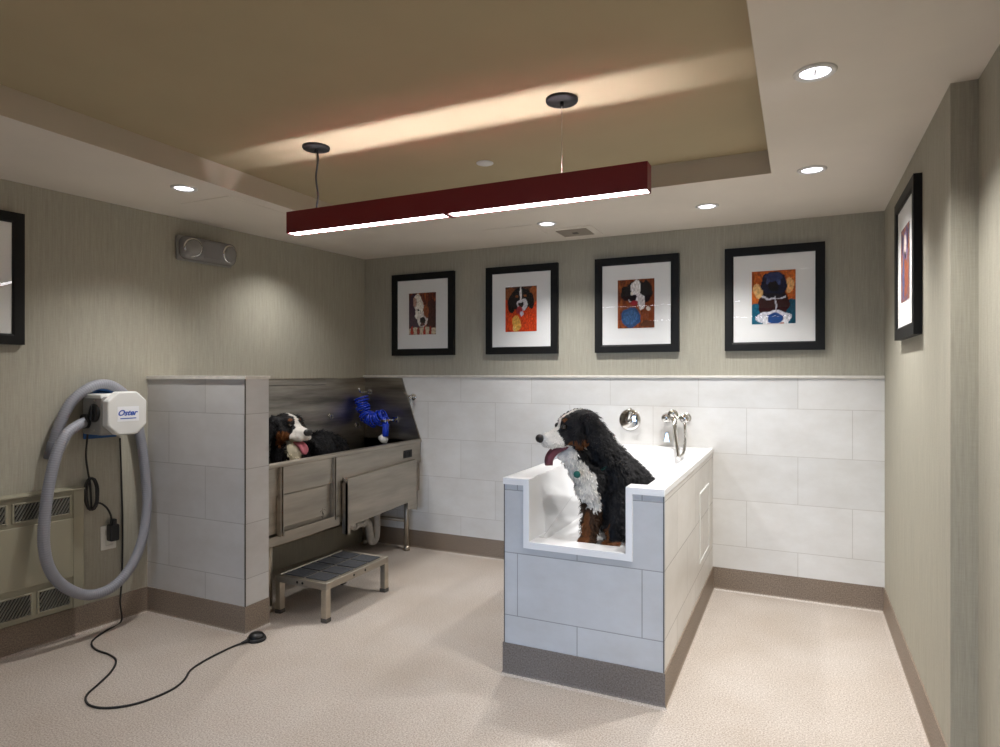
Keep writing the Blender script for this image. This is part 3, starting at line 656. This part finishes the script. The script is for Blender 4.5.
b = B(); cyl(b, (-3.27, 4.392, 1.27), (-3.27, 4.26, 1.27), .007, 12); tube(b, [Vector((-3.27, 4.26, 1.27)), Vector((-3.27, 4.245, 1.285)), Vector((-3.27, 4.24, 1.305))], .007, 10); cyl(b, (-3.27, 4.392, 1.27), (-3.27, 4.385, 1.27), .022, 16); obj('hose_hook', b, M['chrome'], t)
# little wall valve
vx, vz = -2.852, 1.232
t = thing('wall_valve', 'small chrome valve on the tile beside the steel splash', 'valve', (vx, YB-.01, vz))
b = B(); lathe(b, [(0, .006), (.02, .006), (.028, .003), (.028, 0), (0, 0)], (vx, YB-.01, vz), (0, -1, 0), 24); obj('escutcheon', b, M['chrome'], t)
b = B(); cyl(b, (vx, YB-.012, vz), (vx, YB-.055, vz), .010, 14, None, .002); ball(b, (vx, YB-.06, vz), .019, 2); obj('valve_body', b, M['chrome'], t)
b = B(); tube(b, spline([Vector((vx, YB-.058, vz)), Vector((vx-.05, YB-.05, vz+.03)), Vector((vx-.085, YB-.03, vz+.045)), Vector((vx-.10, YB-.016, vz+.05))], .01), .0045, 8); obj('supply_tube', b, M['chrome'], t)
b = B(); tube(b, spline([Vector((vx, YB-.055, vz-.01)), Vector((vx+.012, YB-.04, vz-.06)), Vector((vx+.012, YB-.03, vz-.13))], .01), .0025, 6); obj('chain', b, M['chrome'], t)

# ------------------------------------------------------------------ step stool
SX0, SX1, SY0, SY1, SZ = -2.822, -2.437, 2.862, 3.470, .228
t = thing('step_stool', 'low steel step with a dark grit tread in front of the wash station', 'step', ((SX0+SX1)/2, (SY0+SY1)/2, 0))
b = B(); box(b, SX0, SX1, SY0, SY0+.022, SZ-.042, SZ, .003, 1); box(b, SX0, SX1, SY1-.022, SY1, SZ-.042, SZ, .003, 1)
box(b, SX0, SX0+.022, SY0+.022, SY1-.022, SZ-.042, SZ, .003, 1); box(b, SX1-.022, SX1, SY0+.022, SY1-.022, SZ-.042, SZ, .003, 1)
box(b, SX0+.02, SX1-.02, SY0+.02, SY1-.02, SZ-.012, SZ-.004)
fr = obj('frame', b, M['steel'], t)
for y in (SY0+.25, SY0+.36): 
    b = B(); lathe(b, [(0, .0006), (.008, .0006), (.008, -.001)], (SX1, y, SZ-.022), (1, 0, 0), 14); obj('keyhole', b, M['dark'], fr)
for x in (SX0+.17, SX0+.21):
    b = B(); lathe(b, [(0, .0006), (.008, .0006), (.008, -.001)], (x, SY0, SZ-.022), (0, -1, 0), 14); obj('keyhole', b, M['dark'], fr)
nx, ny = 2, 4
for i in range(nx):
    for j in range(ny):
        w = (SX1-SX0-.06)/nx; h = (SY1-SY0-.06)/ny
        x = SX0+.03+i*w; y = SY0+.03+j*h
        b = B(); box(b, x+.008, x+w-.008, y+.009, y+h-.009, SZ-.004, SZ+.001, .0015, 1); obj('tread_pad', b, M['tread'], t)
for x in (SX0, SX1-.04):
    for y in (SY0, SY1-.04):
        b = B(); box(b, x, x+.04, y, y+.04, .022, SZ-.04, .003, 1); lg = obj('leg', b, M['steel_leg'], t)
        b = B(); box(b, x-.002, x+.042, y-.002, y+.042, .0005, .026, .004, 2); obj('leg_foot', b, M['grit'], lg)

# ------------------------------------------------------------------ white bath in its tiled surround
BX0, BX1, BY0, BY1, BZ = -1.268, -.522, 2.745, 4.405, .930
NX0, NX1, NZ = -1.168, -.655, .640
t = thing('white_bath', 'white walk in dog bath set in a tiled surround', 'bath', ((BX0+BX1)/2, 3.55, 0))
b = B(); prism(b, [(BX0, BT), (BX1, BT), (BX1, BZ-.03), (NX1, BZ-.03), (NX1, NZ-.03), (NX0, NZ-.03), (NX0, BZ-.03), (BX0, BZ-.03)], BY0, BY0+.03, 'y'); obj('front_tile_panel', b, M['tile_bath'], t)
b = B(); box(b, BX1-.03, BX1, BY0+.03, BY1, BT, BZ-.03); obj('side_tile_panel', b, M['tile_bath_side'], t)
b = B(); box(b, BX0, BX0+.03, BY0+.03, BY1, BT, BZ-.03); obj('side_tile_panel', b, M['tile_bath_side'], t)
for x in (BX1-.003, BX0-.0015):
    b = B(); box(b, x, x+.0045, BY0-.0015, BY0+.003, BT, BZ-.03); obj('corner_strip', b, M['grit'], t)
b = B(); cove(b, (BX0, BY0), (BX1, BY0), (0, -1), e0=1, e1=1); cove(b, (BX0, BY1), (BX0, BY0), (-1, 0), e1=1); cb = obj('cove_base', b, [M['base_bath'], M['floor']], t)
b = B(); cove(b, (BX1, BY0), (BX1, BY1), (1, 0), e0=1); obj('cove_base', b, [M['base'], M['floor']], t)
def boolean_mesh(base, cutters, bev=.012, seg=3):
    ob = []
    for k, bmx in enumerate([base]+cutters):
        me = bpy.data.meshes.new('tmp'); bmx.to_mesh(me); bmx.free(); o = bpy.data.objects.new('tmp', me); COL.objects.link(o); ob.append(o)
    for c in ob[1:]:
        m = ob[0].modifiers.new('b', 'BOOLEAN'); m.operation = 'DIFFERENCE'; m.object = c; m.solver = 'EXACT'
    m = ob[0].modifiers.new('v', 'BEVEL'); m.width = bev; m.segments = seg; m.limit_method = 'ANGLE'; m.angle_limit = math.radians(25)
    dg = bpy.context.evaluated_depsgraph_get(); me = bpy.data.meshes.new_from_object(ob[0].evaluated_get(dg))
    b = B(); b.from_mesh(me)
    for o in ob: bpy.data.objects.remove(o)
    return b
o_ = B(); box(o_, BX0-.004, BX1+.004, BY0-.008, BY1, .575, BZ)
# keep the rim and inner shell only: skirts outside the tile line are cut back
c1 = B()
top = [(BX0+.118, BY0+.085), (BX1-.085, BY0+.085), (BX1-.075, BY1-.10), (BX0+.085, BY1-.10)]; bot = [(BX0+.135, BY0+.095), (BX1-.105, BY0+.095), (BX1-.125, BY1-.62), (BX0+.135, BY1-.62)]
lo = [c1.verts.new((x, y, .605)) for x, y in bot]; hi = [c1.verts.new((x, y, BZ+.06)) for x, y in top]
c1.faces.new(lo[::-1]); c1.faces.new(hi)
for i in range(4): c1.faces.new([lo[i], lo[(i+1) % 4], hi[(i+1) % 4], hi[i]])
bmesh.ops.recalc_face_normals(c1, faces=c1.faces)
c2 = B(); box(c2, NX0+.030, NX1-.030, BY0-.1, BY0+.2, NZ, BZ+.1)
cs = []
for q in ((BX0-.1, NX0, BY0-.1, BY0+.030, .5, BZ-.030), (NX1, BX1+.1, BY0-.1, BY0+.030, .5, BZ-.030), (NX0-.01, NX1+.01, BY0-.1, BY0+.030, .5, NZ-.032),
          (BX1-.030, BX1+.1, BY0-.2, BY1+.1, .5, BZ-.030), (BX0-.1, BX0+.030, BY0-.2, BY1+.1, .5, BZ-.030)):
    k = B(); box(k, *q); cs.append(k)
b = boolean_mesh(o_, [c1, c2]+cs, .009, 3)
for f in b.faces: f.smooth = f.calc_area() < .008
bs = obj('basin', b, M['acrylic'], t)
b = B(); lathe(b, [(0, .003), (.022, .003), (.03, .0), (0, 0)], (-.9, 3.3, .606), (0, 0, 1), 24); obj('drain', b, M['chrome'], t)
# access panel in the right side
b = B()
for q in ((3.80, 4.20, .72, .735), (3.80, 4.20, .33, .345), (3.80, 3.815, .345, .72), (4.185, 4.20, .345, .72)): box(b, BX1-.002, BX1+.006, *q, .002, 1)
ap = obj('access_panel_frame', b, M['white'], t)
b = B(); box(b, BX1-.002, BX1+.003, 3.815, 4.185, .345, .72); obj('access_panel_door', b, M['tile_bath_side'], ap)
# mixer plate and hand shower on the wall
t = thing('mixer_valve', 'round chrome mixer plate on the tile behind the sitting dog', 'valve', (-1.072, YB-.01, 1.1))
c = Vector((-1.072, YB-.01, 1.101))
b = B(); lathe(b, [(0, .012), (.05, .011), (.072, .006), (.076, 0), (0, 0)], c, (0, -1, 0), 36); obj('escutcheon', b, M['chrome'], t)
b = B(); cyl(b, c+Vector((0, -.01, 0)), c+Vector((0, -.05, 0)), .022, 20, .019, .003); hb = obj('hub', b, M['chrome'], t)
b = B(); tube(b, [c+Vector((0, -.042, 0)), c+Vector((.012, -.052, .04)), c+Vector((.02, -.06, .085))], .008, 10); obj('lever', b, M['chrome'], t)
t = thing('hand_shower', 'chrome hand shower with hoses hanging over the back of the white bath', 'shower', (-.75, YB-.01, 1.0))
for x in (-.812, -.692):
    c = Vector((x, YB-.01, 1.125)); b = B(); lathe(b, [(0, .012), (.028, .011), (.036, .004), (.036, 0), (0, 0)], c, (0, -1, 0), 24); cyl(b, c+Vector((0, -.01, 0)), c+Vector((0, -.045, 0)), .014, 16); e_ = obj('wall_union', b, M['chrome'], t)
    b = B(); lathe(b, [(.02, 0), (.032, .006), (.032, .024), (.022, .034), (0, .034)], c+Vector((0, -.04, 0)), (0, -1, 0), 20); obj('union_knob', b, M['chrome'], e_)
b = B(); cyl(b, (-.812, YB-.05, 1.125), (-.692, YB-.05, 1.125), .012, 14); obj('crossbar', b, M['chrome'], t)
b = B(); tube(b, spline([Vector((-.765, YB-.06, 1.15)), Vector((-.755, YB-.085, 1.09)), Vector((-.735, YB-.16, 1.02)), Vector((-.708, YB-.25, .95)), Vector((-.69, YB-.32, .895))], .01), .014, 12, lambda i, n: 1.35-.55*i/n); hh = obj('shower_handle', b, M['chrome'], t)
b = B(); lathe(b, [(.012, -.01), (.032, .004), (.034, .018), (0, .02)], (-.765, YB-.065, 1.155), (0, -.8, -.25), 20); obj('shower_head', b, M['chrome'], hh)
b = B(); tube(b, spline([Vector((-.692, YB-.06, 1.115)), Vector((-.685, YB-.09, 1.04)), Vector((-.672, YB-.16, 1.0)), Vector((-.668, YB-.26, .92)), Vector((-.69, YB-.32, .895))], .006), .010, 10); obj('shower_hose', b, M['chrome'], t)
b = B(); prism(b, [(-.835, .96), (-.785, .96), (-.80, 1.03), (-.82, 1.03)], YB-.06, YB-.012, 'y', None, .006); obj('spout', b, M['chrome'], t)

# ------------------------------------------------------------------ dogs
BLACK, WHITE, TAN, DTAN = '#161517', '#dcd8d0', '#6b4020', '#3b2616'
class Sculpt:
    def __init__(s): s.c = []; s.r = []; s.col = []; s.bm = B(); s.paint = []
    def ell(s, c, r, col=BLACK, R=None):
        c = Vector(c); r = (r,)*3 if not hasattr(r, '__len__') else r
        ball(s.bm, c, r, 3, R); s.add(c, min(r), col)
    def add(s, c, r, col): s.c.append(tuple(c)); s.r.append(r); s.col.append(lin(col))
    def chain(s, pts, col=BLACK):
        for (p0, r0), (p1, r1) in zip(pts, pts[1:]):
            p0, p1 = Vector(p0), Vector(p1); n = max(2, int((p1-p0).length/(min(r0, r1)*.3)))
            for k in range(n+1):
                f = k/n; p = p0.lerp(p1, f); r = r0+(r1-r0)*f
                ball(s.bm, p, r, 2); s.add(p, r, col)
    def mark(s, c, r, col, R=None): s.paint.append((Vector(c), r if hasattr(r, '__len__') else (r,)*3, col, R))
    def build(s, name, parent, vox=.0065, smooth=6, fur=14000, flow=None, bald=()):
        me = bpy.data.meshes.new('tmp'); s.bm.to_mesh(me); s.bm.free(); o = bpy.data.objects.new('tmp', me); COL.objects.link(o)
        m = o.modifiers.new('r', 'REMESH'); m.mode = 'VOXEL'; m.voxel_size = vox
        m = o.modifiers.new('s', 'SMOOTH'); m.factor = .5; m.iterations = smooth
        dg = bpy.context.evaluated_depsgraph_get(); me2 = bpy.data.meshes.new_from_object(o.evaluated_get(dg)); bpy.data.objects.remove(o)
        n = len(me2.vertices); V = np.empty(n*3); me2.vertices.foreach_get('co', V); V = V.reshape(-1, 3)
        best = np.full(n, 1e9); C = np.zeros((n, 3))
        for c, r, col in zip(s.c, s.r, s.col):
            d = np.linalg.norm(V-np.array(c), axis=1)-r; k = d < best; best[k] = d[k]; C[k] = col
        jit = np.array([noise.noise(Vector(v)*38) for v in V])
        for c, r, col, R in s.paint:
            L = V-np.array(c)
            if R is not None: L = L @ np.array(R)       # into the local frame
            q = ((L/np.array(r))**2).sum(1)+jit*.35
            C[q < 1] = lin(col)
        b = B(); b.from_mesh(me2); cl = b.verts.layers.float_color.new('Col')
        b.verts.ensure_lookup_table()
        for v in b.verts: v[cl] = (*C[v.index], 1); v.co += v.normal*(noise.noise(v.co*24)*.005+noise.noise(v.co*60)*.002)
        for f in b.faces: f.smooth = True
        b.normal_update(); b.faces.ensure_lookup_table()
        # coat: short curved locks of hair, one mesh
        A = np.array([f.calc_area() for f in b.faces]); idx = rng.choice(len(A), size=fur, p=A/A.sum())
        fb = B(); fl = fb.verts.layers.float_color.new('Col')
        for i in idx:
            f = b.faces[int(i)]; vs = f.verts; w = rng.dirichlet([1]*len(vs)); p = Vector((0, 0, 0))
            for a, v in zip(w, vs): p += v.co*float(a)
            nn = f.normal; col = np.array(vs[0][cl])[:3]
            L = 1.
            for bc, br, bl in bald:
                if (p-bc).length < br: L = min(L, bl)
            if L < .05: continue
            fd = flow(p) if flow else -UP
            fd = (fd-nn*fd.dot(nn)); fd = fd.normalized() if fd.length > 1e-4 else Vector((1, 0, 0))
            rv = Vector(rng.normal(size=3))*.22
            d0 = (nn*.75+fd+rv).normalized(); d1 = (nn*.25+fd-UP*.25+rv).normalized()
            h = L*(.022+.018*rng.random()); wd = d0.cross(nn)
            wd = (wd.normalized() if wd.length > 1e-3 else Vector((0, 0, 1)))*(.0022+.0012*rng.random())
            cc = np.clip(col*(.6+.8*rng.random()), 0, 1); cc = (*cc, 1)
            q = [p-wd-nn*.002, p+wd-nn*.002, p+d0*h*.55+wd*.8, p+d0*h*.55-wd*.8, p+d0*h*.55+d1*h*.5]
            vv = [fb.verts.new(x) for x in q]
            for x in vv: x[fl] = cc
            fb.faces.new(vv[:4]); fb.faces.new([vv[3], vv[2], vv[4]])
        body = obj(name, b, M['fur'], parent)
        obj('coat', fb, M['fur'], body)
        return body
def head_frame(c, f, k=1., up=UP):
    f = f.normalized(); l = up.cross(f).normalized(); u = f.cross(l)
    return Matrix.Translation(c) @ Matrix(((f.x, l.x, u.x, 0), (f.y, l.y, u.y, 0), (f.z, l.z, u.z, 0), (0, 0, 0, 1))) @ Matrix.Diagonal((k, k, k, 1))
def dog_head(S, H, k=1., ear=.095):
    Q = H.to_3x3(); Q = Matrix([r/k for r in Q]); P = lambda x, y, z: H @ Vector((x, y, z)); V3 = lambda *a: tuple(q*k for q in a)
    E = lambda c, r, col=BLACK, R=Q: S.ell(P(*c), V3(*r), col, R)
    E((-.005, 0, .005), (.090, .080, .074)); E((.048, 0, .024), (.052, .060, .046))
    for y in (.045, -.045): E((.02, y, -.03), (.064, .042, .054))
    S.chain([(P(.06, 0, -.012), .050*k), (P(.10, 0, -.022), .045*k)], BLACK); S.chain([(P(.105, 0, -.024), .043*k), (P(.165, 0, -.026), .037*k)], WHITE)
    for y in (.024, -.024):
        S.chain([(P(.075, y*1.3, -.045), .028*k), (P(.10, y*1.2, -.046), .028*k)], BLACK); S.chain([(P(.105, y*1.2, -.046), .027*k), (P(.162, y, -.044), .024*k)], WHITE)
    S.chain([(P(.02, 0, -.075), .042*k), (P(.075, 0, -.110), .026*k), (P(.120, 0, -.118), .018*k)], WHITE)
    for s in (1, -1):
        EE = Q @ Matrix.Rotation(s*.16, 3, 'X') @ Matrix.Rotation(.14, 3, 'Y')
        E((-.035, s*.108, -.045), (.052, .022, ear), BLACK, EE); E((-.022, s*.075, .032), (.040, .030, .034))
        E((-.042, s*.122, -.085), (.044, .021, ear*.62), BLACK, EE)
    m = lambda c, r, col: S.mark(P(*c), V3(*r), col, Q)
    m((.03, 0, .075), (.075, .011, .04), WHITE); m((.085, 0, .03), (.035, .015, .04), WHITE); m((.115, 0, .012), (.03, .024, .03), WHITE); m((.155, 0, -.035), (.060, .07, .05), WHITE)
    for s in (1, -1):
        m((.055, s*.072, -.068), (.055, .03, .020), TAN); m((.080, s*.036, .050), (.013, .011, .009), TAN); m((.02, s*.07, -.085), (.04, .03, .02), TAN)
def dog_head_parts(H, body, tongue_m, lolling, k=1.):
    P = lambda x, y, z: H @ Vector((x, y, z)); R = Matrix([r/k for r in H.to_3x3()])
    b = B(); ball(b, P(.200, 0, -.012), (.020*k, .027*k, .020*k), 3, R); ball(b, P(.204, .012, -.019), (.012*k,)*3, 2, R); ball(b, P(.204, -.012, -.019), (.012*k,)*3, 2, R); obj('nose', b, M['nose'], body)
    for s in (1, -1):
        b = B(); ball(b, P(.090, s*.042, .020), (.0125*k,)*3, 2); obj('eye', b, M['eye'], body)
    pts = [P(*q) for q in lolling]; sp_ = spline(pts, .008); l = (R @ Vector((0, 1, 0)))
    b = B(); rows = []
    for i, p in enumerate(sp_):
        f = i/(len(sp_)-1); w = k*.030*(1-.10*f)*(1 if f < .8 else math.sqrt(max(.05, 1-((f-.8)/.21)**2))); d = (sp_[min(i+1, len(sp_)-1)]-sp_[max(i-1, 0)]).normalized(); n = d.cross(l).normalized()
        rows.append([b.verts.new(p+l*w*a+n*h*k) for a, h in ((-1, .008), (-.6, .015), (0, .010), (.6, .015), (1, .008), (.6, -.014), (0, -.017), (-.6, -.014))])
    for A, C in zip(rows, rows[1:]):
        for q in range(8):
            f = b.faces.new([A[q], A[(q+1) % 8], C[(q+1) % 8], C[q]]); f.smooth = True
    b.faces.new(rows[0]); b.faces.new(rows[-1]); bmesh.ops.recalc_face_normals(b, faces=b.faces); obj('tongue', b, tongue_m, body)

# dog sitting in the white bath
t = thing('dog', 'Bernese mountain dog sitting in the white bath, panting, head turned sideways', 'dog', (-.85, 3.1, .607))
S = Sculpt()
HA = head_frame(at(579.5, 426, 3.04), -RIGHT*.93-FWD*.26-UP*.20, 1.03)
dog_head(S, HA, 1.03, .100)
S.chain([(at(587, 430, 3.07), .075), (at(597, 448, 3.10), .095), (at(603, 466, 3.13), .115)])
S.chain([(at(605, 462, 3.13), .112), (at(607, 484, 3.13), .128), (at(606, 500, 3.12), .105)])
S.chain([(at(610, 468, 3.17), .112), (at(626, 488, 3.31), .140), (at(632, 498, 3.38), .150)])
S.ell(at(592, 482, 3.04), (.070, .075, .10)); S.ell(at(575, 457, 3.03), .064); S.ell(at(582, 471, 3.03), .062); S.ell(at(589, 488, 3.03), .066); S.ell(at(618, 480, 3.06), (.07, .075, .12))
S.ell(at(644, 505, 3.27), (.085, .12, .125)); S.ell(at(612, 510, 3.34), (.085, .12, .12))
legs = (((594, 503, 3.07), (590, 525, 3.05), (589, 538, 3.04), TAN), ((617, 497, 3.03), (615, 525, 3.0), (613, 540, 2.985), BLACK))
for a, m_, z, col in legs:
    S.chain([(at(*a), .058), (at(*m_), .040), (at(*z), .034)], BLACK if col == BLACK else DTAN)
    q = at(*z); q.z = .63; f = (-RIGHT*.45-FWD*.6).normalized()
    S.ell(q+f*.012, (.042, .042, .027), TAN)
    for k in (-1.2, -.4, .4, 1.2): S.ell(q+f*.042+f.cross(UP)*k*.018-UP*.006, .0185, TAN)
q = at(634, 0, 3.05); q.z = .632; S.chain([(at(640, 520, 3.2), .06), (q+FWD*.06, .036), (q, .034)], BLACK)
for k in (-1, -.3, .4, 1.1): S.ell(q-FWD*.028+RIGHT*k*.017-UP*.006, .0175, TAN)
tl = at(640, 0, 3.5); tl.z = .68; S.chain([(at(636, 512, 3.5), .06), (tl, .05), (tl+Vector((-.16, .12, -.025)), .045), (tl+Vector((-.32, .1, -.03)), .03)], BLACK)
# chest blaze, leg stripe, tan patches
for u, v, d, r in ((566, 452, 2.99, .035), (569, 458, 2.98, .045), (573, 464, 3.0, .055), (577, 474, 2.98, .058), (584, 482, 2.95, .064), (581, 492, 2.97, .055), (591, 490, 2.93, .055), (589, 498, 2.98, .05), (594, 503, 3.0, .042), (599, 508, 2.99, .036), (602, 512, 2.99, .026)):
    S.mark(at(u, v, d), r, WHITE)
S.mark(at(606, 489, 2.95), (.022, .05, .045), TAN); S.mark(at(618, 547, 2.97), (.06, .08, .035), TAN); S.mark(at(590, 530, 3.0), (.036, .09, .10), DTAN); S.mark(at(585, 528, 2.99), (.022, .06, .09), TAN); S.mark(at(607, 532, 2.95), (.007, .04, .05), TAN)
hp_ = HA @ Vector((.12, 0, -.05)); 
bodyA = S.build('body', t, .0065, 5, 20000, lambda p: (RIGHT*.35+FWD*.2-UP*1.), [(HA @ Vector((.15, 0, -.05)), .11, .16), (HA @ Vector((0, 0, .05)), .10, .4), (HA @ Vector((-.035, .115, -.07)), .085, .45), (HA @ Vector((-.035, -.115, -.07)), .085, .45), (HA @ Vector((.07, 0, .0)), .08, .32), (at(582, 482, 2.96), .13, .55), (at(600, 510, 2.95), .09, .5), (at(612, 545, 2.98), .07, .4), (at(589, 545, 3.03), .07, .4)])
dog_head_parts(HA, bodyA, M['tongueA'], [(.025, 0, -.058), (.075, 0, -.070), (.12, 0, -.077), (.155, 0, -.092), (.176, .002, -.114), (.184, .002, -.142)], 1.15)
ca = (at(603, 466, 3.13)-at(587, 430, 3.07)).normalized(); cx, cy = frame_of(ca); cc = at(591.5, 464, 3.11)
b = B(); tube(b, [cc+(cx*math.cos(a)+cy*math.sin(a))*.102 for a in [2*PI*k/36 for k in range(37)]], .008, 8); cl_ = obj('collar', b, M['collar'], bodyA)
b = B(); tg = at(577, 474.5, 2.93); lathe(b, [(0, .006), (.014, .006), (.017, 0), (0, -.001)], tg, -FWD*.9-RIGHT*.4, 20); obj('tag', b, M['collar'], cl_)

# dog lying in the steel wash station
t = thing('dog', 'Bernese mountain dog lying in the steel wash station with pink tongue out', 'dog', (-3.08, 3.4, FZ+.002))
S = Sculpt()
HB = head_frame(at(287, 426.5, 4.2), RIGHT*.80-FWD*.60-UP*.06, 1.12)
dog_head(S, HB, 1.12, .088)
S.chain([(at(286, 432, 4.25), .08), (at(287, 446, 4.24), .105), (at(290, 462, 4.24), .125)])
S.chain([(at(290, 458, 4.24), .12), (at(293, 475, 4.28), .15), (at(315, 474, 4.45), .165), (at(333, 472, 4.62), .15), (at(338, 474, 4.72), .13)])
S.ell(at(322, 450, 4.40), (.13, .12, .13)); S.ell(at(334, 455, 4.52), (.10, .10, .14))
S.ell(at(294, 456, 4.14), (.065, .06, .10))
for u in (283, 303):
    a0 = at(u, 470, 4.2); p0 = at(u+2, 0, 4.13); p0.z = FZ+.035; S.chain([(a0, .07), (p0+UP*.12, .05), (p0, .042), (p0+RIGHT*.08, .036)], BLACK)
for u, v, d, r in ((293, 446, 4.10, .05), (295, 454, 4.06, .055), (297, 462, 4.06, .055), (284, 464, 4.08, .03)): S.mark(at(u, v, d), r, '#c9bfa6')
S.mark(HB @ Vector((.06, -.07, -.05)), (.05, .05, .04), TAN)
S.mark(at(285, 455, 4.10), (.02, .05, .04), BLACK)
tl = at(340, 0, 4.75); tl.z = FZ+.08; S.chain([(at(338, 478, 4.7), .07), (tl, .05), (tl+Vector((.02, .2, -.02)), .035)], BLACK)
bodyB = S.build('body', t, .0075, 5, 14000, lambda p: (RIGHT*.6-UP*.8), [(HB @ Vector((.15, 0, -.05)), .12, .16), (HB @ Vector((0, 0, .05)), .10, .4), (HB @ Vector((-.035, .115, -.07)), .08, .45), (HB @ Vector((-.035, -.115, -.07)), .08, .45), (HB @ Vector((.07, 0, .0)), .085, .32)])
dog_head_parts(HB, bodyB, M['tongue'], [(.03, 0, -.066), (.075, 0, -.080), (.12, 0, -.086), (.150, 0, -.096), (.168, 0, -.115), (.174, 0, -.142)], 1.12)

# ------------------------------------------------------------------ light, world, camera
W = bpy.data.worlds.new('world'); sc.world = W; W.use_nodes = True
W.node_tree.nodes['Background'].inputs[0].default_value = (.6, .7, 1, 1); W.node_tree.nodes['Background'].inputs[1].default_value = .3
L = bpy.data.lights.new('window_daylight', 'AREA'); L.shape = 'RECTANGLE'; L.size = WX1-WX0-.1; L.size_y = WZ1-WZ0-.1; L.energy = 6.5; L.color = (.42, .66, 1.); L.spread = math.radians(48)
o = bpy.data.objects.new('window_daylight', L); o.location = ((WX0+WX1)/2, YF+.02, (WZ0+WZ1)/2); COL.objects.link(o)
o.rotation_euler = (Vector((-1.15, 2.7, .30))-o.location).to_track_quat('-Z', 'Z').to_euler()
cam = bpy.data.cameras.new('camera'); cam.sensor_width = 36; cam.lens = 638*36/1000; cam.shift_y = .0005; cam.clip_start = .02
co_ = bpy.data.objects.new('camera', cam); co_.location = (0, 0, EYE); co_.rotation_euler = (PI/2, 0, YAW); COL.objects.link(co_); sc.camera = co_
sc.view_settings.view_transform = 'Standard'; sc.view_settings.look = 'None'; sc.view_settings.gamma = 1; sc.view_settings.use_curve_mapping = False
sc.view_settings.exposure = 0.22
sc.cycles.use_denoising = True
sc.cycles.max_bounces = 10; sc.cycles.diffuse_bounces = 6
